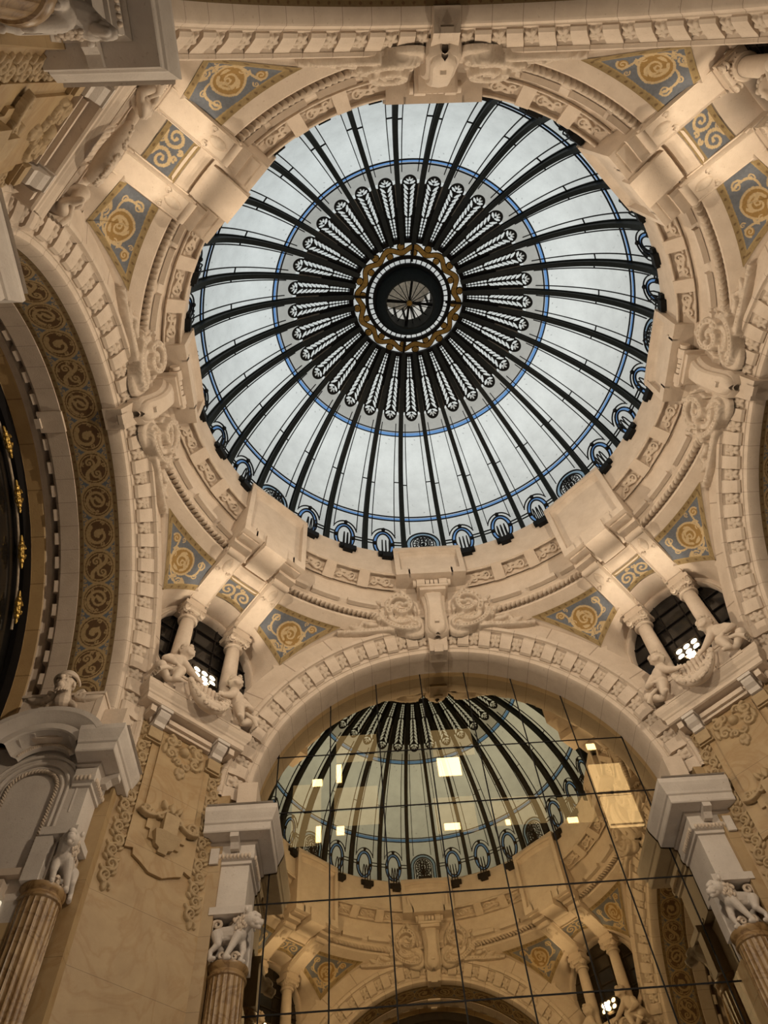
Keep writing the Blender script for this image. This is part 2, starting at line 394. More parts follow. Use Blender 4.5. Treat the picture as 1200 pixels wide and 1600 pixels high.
# ------------------------------------------------------------------ shell of the hall
def arcpts(r, a0, a1, n): return [(r * math.sin(a), r * math.cos(a)) for a in np.linspace(math.radians(a0), math.radians(a1), n)]
def build_wall(side, deg):
    mb = MB(); Y = 5.6
    # spandrel between the archivolt and the corners
    A = np.radians(np.linspace(-90, 90, 73))
    rows = []
    for a in A:
        ro = min(4.86, 4.34 / max(1e-6, abs(math.sin(a))))
        if abs(math.degrees(a)) < 47: ro = 5.25
        r0 = 4.26
        rows.append([(r0 * math.sin(a), Y, ZC + r0 * math.cos(a)), (ro * math.sin(a), Y, ZC + ro * math.cos(a))])
    mb.grid(rows)
    o = single('wall_' + side, mb, STONEB, (0, Y, ZC), kind='structure'); spin(o, deg)
    # honey marble wall ends and jamb walls below the springing
    mb = MB()
    for s in (-1, 1):
        ye = 8.2 if side != 'front' else 6.6
        mb.box(*sorted((s * 4.12, s * 4.36)), 5.6, ye, -1.6, 9.36); mb.box(*sorted((s * 3.70, s * 4.12)), 6.21, ye, -1.6, 6.30)
    o = single('wall_%s_jamb' % side, mb, MARBLE, (0, Y, 0), kind='structure', smooth=False); spin(o, deg)
for deg, side in ARCH: build_wall(side, deg)
mb = MB(); mb.box(-12, 12, -12, 12, -1.8, -1.6)
single('floor', mb, FLOORM, (0, 0, -1.6), kind='structure', smooth=False)
mb = MB()   # unseen shell around the dome, added to block sky light
mb.lathe([(5.36, 16.0), (5.36, 16.15), (12, 16.15), (12, -1.5)], 64)
single('wall_outer', mb, DARKIN, (0, 0, 0), kind='structure', smooth=False)

# corner bays: pier wall, oculus surround, pendentive ---------------------------------
ROC, ZOC, DOC = 1.17, 12.30, 6.99
def ringp(phi, r, z): a = math.radians(phi); return np.array([r * math.sin(a), r * math.cos(a), z])
def lowcurve(q):  # lower edge of the pendentive, q -1..1
    s = 1 if q >= 0 else -1; a = abs(q)
    tip = np.array([1.52, 6.41, 12.70]); end = ringp(23.4, 5.83, 13.66)
    if a <= .55:
        b = a / .55
        p = np.array([1.52 * b, 6.43 - .02 * b, 12.70 + .93 * (1 - b ** 1.7)])
    else:
        f = (a - .55) / .45  # along the arch's outer edge (circle r 4.82 in the plane Y=5.58)
        th = math.radians(46.2 + (26.6 - 46.2) * f); x, y = 4.82 * math.sin(th), 5.58
        c = math.cos(PI / 4); z = ZC + 4.82 * math.cos(th)
        # front frame point (-x, y) of the arch to the right, turned into the corner frame
        p = np.array([(y - x) * c, (y + x) * c, z]) ; p[0] = abs(p[0])
        p = p + (end - np.array([abs((5.58 - 4.82 * math.sin(math.radians(26.6))) * c), (5.58 + 4.82 * math.sin(math.radians(26.6))) * c, ZC + 4.82 * math.cos(math.radians(26.6))])) * f
    p = p.copy(); p[0] *= s; return p
def upcurve(q): return ringp(23.4 * q, 5.83, 13.66)
def pend(q, v, off=0.0):
    u, l = upcurve(q), lowcurve(q); p = u + (l - u) * v
    h = np.linalg.norm(l - u)
    p = p + np.array([0, .10, .12]) * math.sin(PI * v) * min(1, h) * .8
    if off:
        n = np.array([-.25 * p[0] / 1.5, -.75, -.66]); n /= np.linalg.norm(n); p = p + n * off
    return p
mb = MB()
Q = np.linspace(-1, 1, 97); Vv = np.linspace(0, 1, 9)
rows = []
for q in Q:
    r_ = [pend(q, v) for v in Vv]; e_ = r_[-1].copy(); dl = max(0, 5.64 - (e_[1] + abs(e_[0])) / math.sqrt(2)) / math.sqrt(2)
    if abs(q) > .5: e_ = e_ + np.array([math.copysign(dl, q), dl, .0])
    rows.append(r_ + [e_])
mb.grid(rows)
pr = single('ceiling_pendentive', mb, STONE, (0, 6.2, 13.3), kind='structure', smooth=True)
place(pr, [(a, None) for a, c in CORN])
mb = MB()
def outer(a):  # a degrees from the top
    a = abs(a)
    if a <= 90: return lowcurve(.55 * a / 90)
    if a <= 140:
        f = (a - 90) / 50; th = math.radians(46.2 + (63.5 - 46.2) * f); x, y = 4.82 * math.sin(th), 5.6; c = math.cos(PI / 4)
        return np.array([abs(y - x) * c, (y + x) * c, ZC + 4.82 * math.cos(th)])
    f = (a - 140) / 40; e = outer(140); return e + (np.array([0, 7.12, 10.5]) - e) * f
rows = []
for a in np.linspace(-180, 180, 145):
    o_ = outer(a); o_ = o_ * np.array([1 if a >= 0 else -1, 1, 1]); r = math.radians(a)
    k = np.array([1.30 * math.sin(r), DOC - .04, ZOC + 1.30 * math.cos(r)])
    lim = abs(o_[0]) if abs(a) > 70 else 9
    if abs(k[0]) > 1.12 and abs(a) > 60: k[0] = math.copysign(min(abs(k[0]), 1.22), k[0])
    rows.append([o_ + (k - o_) * f + np.array([0, .10 * math.sin(PI * f), 0]) for f in np.linspace(0, 1, 6)])
mb.grid(rows)
pr = single('wall_corner_surround', mb, STONE, (0, 7.0, 12.4), kind='structure', smooth=True)
place(pr, [(a, None) for a, c in CORN])
mb = MB()  # marble pier face below
mb.box(-.93, .93, 7.0, 7.6, -1.6, 10.3)
pr = single('wall_corner_pier', mb, MARBLE, (0, 7.0, 0), kind='structure', smooth=False)
place(pr, [(a, None) for a, c in CORN])

# round windows in the corners
def build_oculus():
    root = thing('window_1', (0, DOC, ZOC), kind='structure')
    mb = MB()
    prof = [(1.31, DOC - .02), (1.30, DOC - .05), (1.24, DOC - .07), (1.215, DOC - .04), (1.19, DOC - .07), (1.17, DOC - .03), (1.16, DOC + .12)]
    A = np.linspace(0, 2 * PI, 72, endpoint=False)
    mb.grid([[(r * math.sin(a), y, ZOC + r * math.cos(a)) for r, y in prof] for a in A], cu=True)
    part('window_frame', mb, STONE, root)
    mb = MB(); mb.add([(1.2 * math.sin(a), DOC + .10, ZOC + 1.2 * math.cos(a)) for a in A], [tuple(range(72))])
    part('pane', mb, DARKGL, root, smooth=False)
    mb = MB()
    for x in (-.75, -.25, .25, .75):
        h = math.sqrt(1.15 ** 2 - x * x); mb.box(x - .012, x + .012, DOC + .07, DOC + .10, ZOC - h, ZOC + h)
    for z in (-.8, -.4, 0, .4, .8):
        h = math.sqrt(1.15 ** 2 - z * z); mb.box(-h, h, DOC + .06, DOC + .09, ZOC + z - .012, ZOC + z + .012)
    part('glazing_bars', mb, plain('bar_dark', (.014, .011, .009), .6), root, smooth=False)
    return root
place(build_oculus(), [(a, None) for a, c in CORN])
# ------------------------------------------------------------------ stained glass dome
RD, ZD = 5.35, 15.6
def sph(phi, s, off=0.0):
    """phi radians from +y, s = radius from the axis on the dome, off inward"""
    rr = np.asarray(s, float); z = np.sqrt(np.maximum(RD ** 2 - rr ** 2, 0)); k = (RD - off) / RD
    return np.stack([rr * k * np.sin(phi), rr * k * np.cos(phi), ZD + z * k], -1)
def elev(e, phi, off=0.0):
    R = RD - off; e = np.asarray(e, float)
    return np.stack([R * np.cos(e) * np.sin(phi), R * np.cos(e) * np.cos(phi), ZD + R * np.sin(e)], -1)
E0 = math.asin((16.0 - ZD) / RD); HB = math.radians(5.625)
ELOW, EUP = math.asin((17.5 - ZD) / RD), math.acos(3.5 / RD)
EHUB = math.acos(1.5 / RD)
dome = thing('stained_glass_dome', (0, 0, 16.0), 'opal and blue leaded glass dome with black iron ribs', 'dome')
# glass of one bay, coloured by its leads
ne, nph = 330, 44
e = np.linspace(E0 - .02, EHUB, ne); ph = np.linspace(-HB, HB, nph)
PH, EE = np.meshgrid(ph, e)
P = elev(EE, PH)
WX = RD * np.cos(EE) * PH; SY = RD * (EE - E0)          # metres across and up the bay
def ovals(cx, cy, rx, ry): return np.sqrt(((WX - cx) / rx) ** 2 + ((SY - cy) / ry) ** 2)
SLOW, SUP = RD * (ELOW - E0), RD * (EUP - E0)
OV_C, OV_RX, OV_RY = .60, .27, .46
WHITE = np.array([.79, .81, .785]); GREYW = np.array([.52, .51, .47]); BLUE = np.array([.17, .37, .74]); PALEB = np.array([.30, .44, .56])
def glass_cols(medal):
    c = np.tile(WHITE, (ne, nph, 1)).astype(float)
    c *= (1 + .10 * np.sin(np.linspace(0, PI, ne)))[:, None, None]
    c[(SY > SUP + .05) & (RD * np.cos(EE) > 3.06)] = GREYW
    side = (np.abs(WX) > RD * np.cos(EE) * HB * .60) & (SY < SUP)
    c[side] *= .96
    for s in (SLOW, SUP): c[np.abs(SY - s) < .05] = BLUE
    if not medal:
        k = ovals(0, OV_C, OV_RX, OV_RY); k2 = ovals(0, OV_C, OV_RX - .085, OV_RY - .085)
        c[(k < 1) & (k2 > 1)] = BLUE
    else:
        top = np.hypot(WX / .43, np.maximum(SY - .62, 0) / .43); in2 = np.hypot(WX / .33, np.maximum(SY - .62, 0) / .33)
        c[(top < 1) & (in2 > 1)] = PALEB
    return c.reshape(-1, 3)
mbg = MB(); mbg.grid(P)
def gp(name, medal, k):
    return part(name, mbg, DGLASS, dome, smooth=True, cols=glass_cols(medal), rot=math.radians(k * 11.25))
g0 = gp('glass_panel', False, 1); g1 = gp('glass_panel', True, 0)
# lead lines
def lead_mb(medal):
    mb = MB()
    def line(pts, w=.02, h=.03):
        pts = np.array(pts); n = pts - np.array([0, 0, ZD]); n /= np.linalg.norm(n, axis=1)[:, None]
        mb.bar(pts, n, w, h)
    ex = lambda s: s / RD + E0
    for f in (-.60, .60):
        lo = .93 if not medal else 1.02
        line([elev(ex(s), f * HB, .02) for s in np.linspace(lo, SUP + .30, 24)])
        sm = SLOW + (SUP - SLOW) * (.42 if f < 0 else .45)
        line([elev(ex(sm), q * HB, .02) for q in np.linspace(f, math.copysign(.9, f), 4)], .018)
    for s in (SLOW - .065, SLOW + .065, SUP - .065, SUP + .065):
        line([elev(ex(s), q * HB, .02) for q in np.linspace(-1, 1, 8)], .024)
    def curve(fx, fy, t, w=.022): line([elev(ex(fy(a)), fx(a) / (RD * math.cos(ex(fy(a)))), .02) for a in t], w)
    T = np.linspace(0, 2 * PI, 40)
    if not medal:
        for d in (0, .085): curve(lambda a: (OV_RX - d) * math.sin(a), lambda a: OV_C + (OV_RY - d) * math.cos(a), T, .03)
        curve(lambda a: .335 * math.sin(a), lambda a: OV_C + .10 + .46 * math.cos(a), np.linspace(-1.2, 1.2, 16), .024)
        for s in (-1, 1):
            line([elev(ex(OV_C), s * q / RD, .02) for q in np.linspace(.27, .47, 4)], .02); line([elev(ex(OV_C + .10), s * q / RD, .02) for q in np.linspace(.27, .47, 4)], .02)
            mb.ell(elev(ex(OV_C), s * .225 / RD, .03), .055, nu=8, nv=6)
        mb.ell(elev(ex(OV_C + OV_RY + .06), 0, .03), .055, nu=8, nv=6)
    else:
        for d in (.43, .33):
            curve(lambda a: d * math.sin(a), lambda a: .62 + d * math.cos(a), np.linspace(-PI / 2, PI / 2, 24), .03)
            for s in (-1, 1): line([elev(ex(y), s * d / RD, .02) for y in np.linspace(.02, .62, 4)], .03)
    return mb
l0 = part('lead_tracery', lead_mb(False), IRON, dome, rot=math.radians(11.25)); l1 = part('lead_tracery', lead_mb(True), IRON, dome, rot=0)
# filigree medallion (iron lace) in every fourth bay
fy, fx = np.meshgrid(np.linspace(.06, .98, 116), np.linspace(-.30, .30, 76), indexing='ij')
S = []
for k in range(16):
    a = k * 2 * PI / 16; S.append(([(.10 * math.sin(a), .62 + .10 * math.cos(a)), (.24 * math.sin(a), .62 + .24 * math.cos(a))], .012, 1, 0))
    S += spiral(.20 * math.sin(a), .62 + .20 * math.cos(a), .045, a, 1.0, 1, .011, 1, 0)
for r in (.10, .27): S.append(([(r * math.sin(a), .62 + r * math.cos(a)) for a in np.linspace(0, 2 * PI, 40)], .014, 1, 0))
for s in (-1, 1):
    for y in (.14, .30): S += spiral(s * .14, y, .09, 0 if s > 0 else PI, 1.4, s, .016, 1, 0)
    S.append(([(s * .25, .05), (s * .27, .62)], .014, 1, 0))
S.append(([(0, .04), (0, .6)], .025, 1, 0)); S += leaf(0, .30, PI / 2, .3, .06, 1, 0, 4, 0); S += disc(0, .62, .05, 1)
H = stroke_field(fx, fy, S) - .05
EM = fy / RD + E0
V, T = isoclip(H, elev(EM, fx / (RD * np.cos(EM)), .05))
mb = MB(); mb.add(V, T); f0 = part('filigree_medallion', mb, IRON, dome, smooth=False, rot=0)
# feathered iron petal between the ribs near the hub
r = np.linspace(1.50, 3.22, 200); u = np.linspace(-1, 1, 46)
U, R_ = np.meshgrid(u, r); half = R_ * HB
X = U * half
hw = np.interp(r, [1.5, 1.65, 2.1, 2.6, 3.0], [.042, .05, .085, .125, .15])[:, None]
capc = 3.03
plate = np.where(R_ < capc, (hw + .035) - np.abs(X), (.15 + .035) - np.hypot(X, R_ - capc))
wedge = np.where(R_ < 3.0, 1.0, -1.0)              # between petals all is iron near the hub
rails = np.minimum(.02 - np.abs(np.abs(X) - (hw + .085)), np.where((R_ > 2.4) & (R_ < 3.0), 1, -1))
solid = np.maximum(np.maximum(plate, wedge), -9)
S = []
for k in range(7):       # leaf openings, pairs slanting out from the spine
    s0 = 2.24 + k * .112; w_ = np.interp(s0, [2.2, 3.0], [.088, .140])
    for s in (-1, 1):
        S.append(([(s * .034, s0 - .06), (s * w_ * .62, s0 - .012), (s * w_ * .98, s0 + .065)], [.008, .030, .008], 1, 0))
S.append(([(0, 3.10), (0, 3.15)], [.018, .008], 1, 0))
for s in (-1, 1):
    S.append(([(s * .022, 3.00), (s * .085, 3.03), (s * .125, 3.06)], [.010, .028, .010], 1, 0)); S.append(([(s * .03, 3.07), (s * .075, 3.11)], [.018, .012], 1, 0))
for k in range(7):       # little squares towards the hub
    s0 = 1.60 + k * .083; w_ = np.interp(s0, [1.5, 1.65, 2.2], [.042, .05, .09])
    for s in (-1, 1): S.append(([(s * w_ * .54, s0 - .014), (s * w_ * .54, s0 + .014)], w_ * .27, 1, 0))
hole = np.zeros_like(X)
for st in S: hole = np.maximum(hole, stroke_field(X, R_, [st]))
Fd = np.where(hole > .02, -hole, np.minimum(solid, .05))
V, T = isoclip(Fd, sph(X / R_, R_, .06))
mb = MB(); mb.add(V, T)
p0 = part('feather_grille', mb, IRON, dome, smooth=False, rot=0)
mb = MB()
for s in (-1, 1):
    pts = np.array([sph(s * (np.interp(q, [2.4, 3.0], [.19, .235])) / q, q, .07) for q in np.linspace(2.42, 3.02, 6)]); mb.bar(pts, (0, 0, 1), .035, .03)
rl = part('petal_rail', mb, plain('rail_grey', (.16, .15, .13), .5), dome, smooth=False, rot=0)
# ribs
mb = MB(); es = np.linspace(E0 - .01, EHUB, 40)
pts = elev(es, np.full(40, HB), .10); n = pts - np.array([0, 0, ZD]); n /= np.linalg.norm(n, axis=1)[:, None]
mb.bar(pts, n, .05, .20); pts2 = elev(es, np.full(40, HB), .19); mb.bar(pts2, n, .115, .03); mb.bar(elev(es, np.full(40, HB), .02), n, .10, .03)
rib = part('rib', mb, DARKIRON, dome, smooth=False, rot=0)
# clamps that stand on the drum ledge below each bay
mb = MB(); mb.box(-.21, .21, 4.97, 5.08, 15.68, 15.84); mb.box(-.12, .12, 4.93, 5.06, 15.58, 15.76)
for x in (-.09, 0, .09):
    mb.tube([(x - .01, 5.0, 15.76), (x - .01, 4.97, 16.10), (x, 4.98, 16.36), (x + .004, 5.01, 16.42), (x + .01, 5.06, 16.36), (x + .015, 5.16, 16.02)], .016, 6)
cl = part('iron_clamp', mb, IRON, dome, smooth=30, rot=0)
for k in range(1, 32):
    if k % 4 == 0:
        for o in (g1, l1, f0): c = copy_tree(o, dome); c.rotation_euler.z = math.radians(k * 11.25)
    elif k > 1:
        for o in (g0, l0): c = copy_tree(o, dome); c.rotation_euler.z = math.radians(k * 11.25)
    for o in (p0, rl, rib, cl): c = copy_tree(o, dome); c.rotation_euler.z = math.radians(k * 11.25)
    if k % 4 == 0: c.location.z += .27
cl.location.z += .27
# hub
ZH = 20.6
mb = MB()
mb.lathe([(1.60, ZH + .12), (1.58, ZH + .0), (1.47, ZH - .02), (1.47, ZH + .12)], 96)
mb.lathe([(1.15, ZH + .1), (1.15, ZH), (1.06, ZH), (1.06, ZH + .1)], 96); mb.lathe([(.95, ZH + .1), (.95, ZH - .02), (.87, ZH - .05), (.87, ZH + .1)], 96)
for k in range(4):
    a = k * PI / 2 + .1; mb.bar([(1.0 * math.cos(a), 1.0 * math.sin(a), ZH), (1.5 * math.cos(a), 1.5 * math.sin(a), ZH)], (0, 0, 1), .05, .05)
for k in range(44):
    a = (k + .5) * 2 * PI / 44; mb.bar([(.9 * math.cos(a), .9 * math.sin(a), ZH + .03), (1.1 * math.cos(a), 1.1 * math.sin(a), ZH + .03)], (0, 0, 1), .022, .03)
part('hub_ring', mb, BLACK, dome, smooth=30)
rr, aa = np.meshgrid(np.linspace(1.12, 1.49, 36), np.linspace(0, 2 * PI, 500), indexing='ij')
arc = aa * 1.3
per = 2 * PI / 12
wave = 1.30 + .07 * np.sin(aa * 12)
F1 = .062 - np.abs(rr - wave)
F2 = np.full_like(rr, -1.0)
for k in range(24):
    a = k * PI / 12 + .13; sg = 1 if k % 2 else -1; c = 1.30 + sg * .085
    d = np.hypot((np.mod(aa - a + PI, 2 * PI) - PI) * 1.3, rr - c); F2 = np.maximum(F2, .020 - np.abs(d - .058)); F2 = np.maximum(F2, .03 - d)
V, T = isoclip(np.maximum(F1, F2), np.stack([rr * np.cos(aa), rr * np.sin(aa), np.full_like(rr, ZH + .03)], -1))
mb = MB(); mb.add(V, T); part('gilded_vine_ring', mb, GOLD, dome, smooth=False)
V, T = isoclip(np.maximum(F1, F2) + .022, np.stack([rr * np.cos(aa), rr * np.sin(aa), np.full_like(rr, ZH + .05)], -1))
mb = MB(); mb.add(V, T); part('vine_backing', mb, BLACK, dome, smooth=False)
mb = MB(); mb.lathe([(1.6, ZH + .10), (.8, ZH + .10)], 64)
part('hub_glass', mb, DGLASS, dome, cols=np.tile([.95, .95, .92], (128, 1)))
mb = MB(); mb.lathe([(.88, ZH + .1), (.88, ZH - .05), (.84, ZH - .2), (.86, ZH - .25), (.80, ZH - .34), (.70, ZH - .47), (.645, ZH - .50), (.61, ZH - .49), (.61, ZH + .3)], 72)
part('hub_drum', mb, DARKIRON, dome)
# lantern above the eye
mb = MB(); mb.lathe([(.86, ZH + .1), (.86, ZH + 2.2)], 48); part('lantern_glass', mb, DGLASS, dome, cols=np.tile([.75, .72, .66], (96, 1)))
mb = MB(); mb.lathe([(.001, ZH + 2.3), (.9, ZH + 2.2)], 48); part('lantern_cap', mb, CREAMG, dome)
mb = MB()
for k in range(20):
    a = k * PI / 10; mb.bar([(.84 * math.cos(a), .84 * math.sin(a), ZH + .1), (.84 * math.cos(a), .84 * math.sin(a), ZH + 2.2)], (math.cos(a), math.sin(a), 0), .06, .05)
for k in range(18):
    a = k * PI / 9; mb.tube([(.07 * math.cos(a), .07 * math.sin(a), ZH - .30), (.62 * math.cos(a), .62 * math.sin(a), ZH - .1)], .011, 6)
for a in (.14, .14 + PI / 2): mb.bar([(-.62 * math.cos(a), -.62 * math.sin(a), ZH - .25), (.62 * math.cos(a), .62 * math.sin(a), ZH - .25)], (0, 0, 1), .06, .06)
part('lantern_spokes', mb, IRON, dome, smooth=False)
mb = MB(); mb.lathe([(.001, ZH - .36), (.07, ZH - .35), (.08, ZH - .3), (.001, ZH - .27)], 20); part('lantern_boss', mb, GOLD, dome)

# ------------------------------------------------------------------ drum under the dome
drum = thing('drum_cornice', (0, 0, 14.0), 'round cream stone cornice carrying the glass dome', 'cornice')
prof = [(5.36, 16.02), (5.12, 16.0), (5.10, 15.97), (5.05, 15.93), (5.05, 15.02), (5.02, 15.0), (5.02, 14.97), (5.06, 14.95),
        (5.36, 14.74), (5.34, 14.70), (5.38, 14.68), (5.44, 14.45), (5.46, 14.22), (5.43, 14.18), (5.43, 14.10), (5.50, 14.04), (5.52, 13.98), (5.60, 13.97), (5.62, 13.86), (5.585, 13.84), (5.60, 13.80), (5.86, 13.655), (5.9, 13.66)]
mb = MB(); mb.lathe(prof, 192); part('moulding', mb, STONE, drum, smooth=25)
# carved panels on the sloping frieze and plain blocks between
def slope(X, Yy, H):  # X along, Y up the slope 0..1 , H out
    r0, z0, r1, z1 = 5.34, 14.755, 5.06, 14.955
    L = math.hypot(r1 - r0, z1 - z0); f = Yy / L
    r = r0 + (r1 - r0) * f; z = z0 + (z1 - z0) * f; nx, nz = -(z1 - z0) / L, (r1 - r0) / L
    r = r + nx * H; z = z + nz * H; a = X / 5.2
    return np.stack([r * np.sin(a), r * np.cos(a), z], -1)
S = [(bez((-.30, .05), (-.15, .30), (.05, .02), (.12, .16)), .035, .06, .3)]
S += spiral(.13, .18, .10, -2.2, 1.3, 1, .034, .07); S += spiral(-.17, .14, .08, 1.0, 1.2, -1, .03, .06); S += leaf(-.05, .12, .7, .24, .05, .065); S += leaf(.02, .22, 3.0, .2, .04, .05); S += leaf(.2, .08, .2, .15, .04, .06)
mb = MB(); relief(mb, S, -.31, .31, .02, .34, .009, slope, keep=True, sink=.004)
for x0, x1, y0, y1 in ((-.345, .345, .325, .37), (-.345, .345, -.015, .02)): mb.grid([[slope(np.array(x), np.array(y), np.array(h)) for (y, h) in ((y0, 0), (y0, .09), (y1, .09), (y1, 0))] for x in np.linspace(x0, x1, 8)])
pn = part('carved_panel', mb, CARVE, drum, smooth=True, rot=0)
mb = MB(); mb.grid([[slope(np.array(x), np.array(y), np.array(h)) for (y, h) in ((-.02, 0), (-.02, .11), (.37, .11), (.37, 0))] for x in np.linspace(-.13, .13, 4)])
for x in (-.13, .13): mb.add([slope(np.array(x), np.array(y), np.array(h)) for (y, h) in ((-.02, 0), (-.02, .11), (.37, .11), (.37, 0))], [(0, 1, 2, 3)])
bk = part('plain_block', mb, STONE, drum, smooth=False, rot=0)
# lower row of plain dentils
mb = MB(); mb.grid([[(r * math.sin(a), r * math.cos(a), z) for r, z in ((5.44, 14.22), (5.34, 14.20), (5.34, 14.08), (5.44, 14.07))] for a in np.linspace(-.062, .062, 6)])
for a in (-.062, .062): mb.add([(r * math.sin(a), r * math.cos(a), z) for r, z in ((5.44, 14.22), (5.34, 14.20), (5.34, 14.08), (5.44, 14.07))], [(0, 1, 2, 3)])
dn = part('fillet_block', mb, STONE, drum, smooth=False, rot=0)
pans = [13.2, 22.5, 31.8]; blks = [17.85, 27.15]
first = {}
for o8 in range(8):
    for lst, o in ((pans, pn), (blks, bk), (blks + [9.6, 35.4], dn)):
        for a in lst:
            if o not in first: first[o] = 1; c = o
            else: c = copy_tree(o, drum)
            c.rotation_euler.z = math.radians(o8 * 45 + a)
# rope moulding, one length between each pair of blocks
mb = MB()
A0, A1 = math.radians(8.4), math.radians(36.6)
nb = 25
for k in range(nb):
    a = A0 + (A1 - A0) * (k + .5) / nb; c = np.array([5.535 * math.sin(a), 5.535 * math.cos(a), 13.925]); t = np.array([math.cos(a), -math.sin(a), 0]); rd = np.array([math.sin(a), math.cos(a), 0])
    up = np.array([0, 0, 1.0]); d1 = t * .62 + up * .62 + rd * .30; d1 /= np.linalg.norm(d1); d2 = np.cross(rd, d1); d2 /= np.linalg.norm(d2)
    R3 = np.stack([d1, d2, -rd], 1); mb.ell(c, (.125, .034, .085), R3, 8, 6)
rp_ = part('rope_moulding', mb, CARVE, drum, smooth=True, rot=0); repeat(rp_, 8, 45)
# attic blocks: diagonals long, axes short
def attic(zb):
    mb = MB(); w = .82; D = 4.95
    def pt(x, d, z): return (x, d, z)
    mb.box(-w, w, D, 5.6, zb, 15.93)
    fx0, fx1, z0, z1 = -w + .14, w - .14, zb + .22, 15.72
    # raised frame around a sunk panel with an arched head
    def hd(x, zt): return zt - .10 * (x / w) ** 2
    xs = np.linspace(-w, w, 17)
    mb.grid([[(x, D, 15.93), (x, D - .10, 15.93), (x, D - .13, hd(x, 15.84)), (x, D - .07, hd(x, 15.80)), (x, D - .10, hd(x, 15.74)), (x, D - .03, hd(x, 15.68)), (x, D, hd(x, 15.62))] for x in xs])
    for s in (-1, 1):
        mb.box(*sorted((s * w, s * (w - .12))), D - .11, D, zb, 15.90); mb.box(*sorted((s * (w - .12), s * (w - .34))), D - .11, D, zb, zb + .20)
    mb.box(-w + .3, w - .3, D - .11, D, zb, zb + .32)
    return mb
at0 = part('attic_block', attic(13.90), STONE, drum, smooth=False, rot=math.radians(45)); repeat(at0, 4, 90)
at1 = part('attic_block', attic(14.78), STONE, drum, smooth=False, rot=0); repeat(at1, 4, 90)
mb = MB(); mb.box(-.28, .28, 4.79, 5.5, 13.70, 14.12)
for s in (-1, 1): mb.box(*sorted((s * .34, s * .78)), 4.97, 5.3, 13.86, 13.91)
ct = part('centre_drop', mb, STONE, drum, smooth=False, rot=math.radians(45)); repeat(ct, 4, 90)
# ------------------------------------------------------------------ arches
AW = {'front': 'framing the dark glass wall', 'left': "at photo's left, over the painted vault", 'back': 'along the top edge of the photo', 'right': "at photo's right edge"}
def archpt(a, r, y): return (r * math.sin(a), y, ZC + r * math.cos(a))
arcv = thing('archivolt', (0, 5.6, ZC), 'x', 'arch', 'stone arches under the dome')
prof = [(3.85, 6.14), (3.85, 5.95), (3.87, 5.91), (3.91, 5.90), (3.94, 5.88), (3.945, 5.86), (3.97, 5.86), (4.02, 5.84), (4.12, 5.79), (4.22, 5.72), (4.26, 5.66), (4.27, 5.60), (4.275, 5.545), (4.33, 5.53), (4.37, 5.54), (4.38, 5.57), (4.41, 5.585), (4.42, 5.60)]
A = np.radians(np.linspace(-90, 90, 181))
mb = MB(); mb.grid([[archpt(a, r, y) for r, y in prof] for a in A])
part('arch_moulding', mb, STONEJ, arcv, smooth=35)
def cav(X, Yy, H, a0=0):  # surface of the cavetto: X metres along, Y 0..1 across (r 3.98 -> 4.26)
    r = 3.985 + Yy * .93; y = 5.855 - .20 * (Yy / .29) ** 1.3
    n = np.array([-.62, -.78]); a = a0 + X / 4.1
    r = r + n[0] * H; y = y + n[1] * H
    return np.stack([r * np.sin(a), y, ZC + r * np.cos(a)], -1)
# rosette in its sunk square
S = []
for k in range(5):
    a = k * 2 * PI / 5 + .3; S += leaf(.0, .145, a, .12, .05, .075, .3, 0, .4)
S += disc(0, .145, .03, .075); S += spiral(-.06, .055, .04, 0, 1, 1, .016, .03); S += spiral(.06, .24, .04, 3, 1, 1, .016, .03)
mb = MB(); relief(mb, S, -.115, .115, .005, .285, .008, cav, keep=True, sink=.0)
ros = part('rosette', mb, CARVE, arcv, smooth=True)
mb = MB()  # plain block beside it
pr4 = [(3.985, 5.87), (3.965, 5.83), (3.985, 5.775), (4.07, 5.715), (4.16, 5.665), (4.23, 5.63), (4.27, 5.60)]
ha = math.radians(1.72)
mb.grid([[archpt(a, r, y) for r, y in pr4] for a in np.linspace(-ha, ha, 5)])
for a in (-ha, ha): mb.add([archpt(a, r, y) for r, y in pr4] + [archpt(a, 4.2, 5.8), archpt(a, 4.05, 5.86)], [tuple(range(9))])
blk = part('dentil_block', mb, STONE, arcv, smooth=False)
base0 = arcv['_b']
def spinY(o, deg):  # turn a child about the arch centre (its own origin)
    o.rotation_euler.y = math.radians(deg)
firstR = firstB = True
for s in (-1, 1):
    for k in range(13):
        c = ros if firstR else copy_tree(ros, arcv); firstR = False; spinY(c, s * (4.75 + 6.62 * k))
        c = blk if firstB else copy_tree(blk, arcv); firstB = False; spinY(c, s * (8.06 + 6.62 * k) if k < 12 else s * 88.2)
# keystone block
mb = MB(); hk = math.radians(2.95)
pk = [(3.835, 6.15), (3.80, 6.14), (3.80, 5.80), (3.84, 5.77), (4.26, 5.545), (4.30, 5.56), (4.30, 5.7), (4.0, 6.0)]
for (h, pp) in ((hk, pk),):
    mb.grid([[archpt(a, r, y) for r, y in pp] for a in np.linspace(-h, h, 4)], cv=True)
    for a in (-h, h): mb.add([archpt(a, r, y) for r, y in pp], [tuple(range(len(pp)))])
for dx in (0,): mb.grid([[archpt(a, r, y) for r, y in ((3.795, 5.90), (3.765, 5.88), (3.765, 5.80), (3.90, 5.70))] for a in np.linspace(-hk * .5, hk * .5, 3)])
part('keystone', mb, STONE, arcv, smooth=False)
# impost blocks where the arch starts
for s in (-1, 1):
    mb = MB(); mb.box(*sorted((s * 3.66, s * 4.0)), 5.60, 6.5, 8.86, 9.62)
    part('impost_block', mb, STONE, arcv, smooth=False)
arcs = place(arcv, [(d, 'white stone arch with rosette blocks ' + AW[n]) for d, n in ARCH])

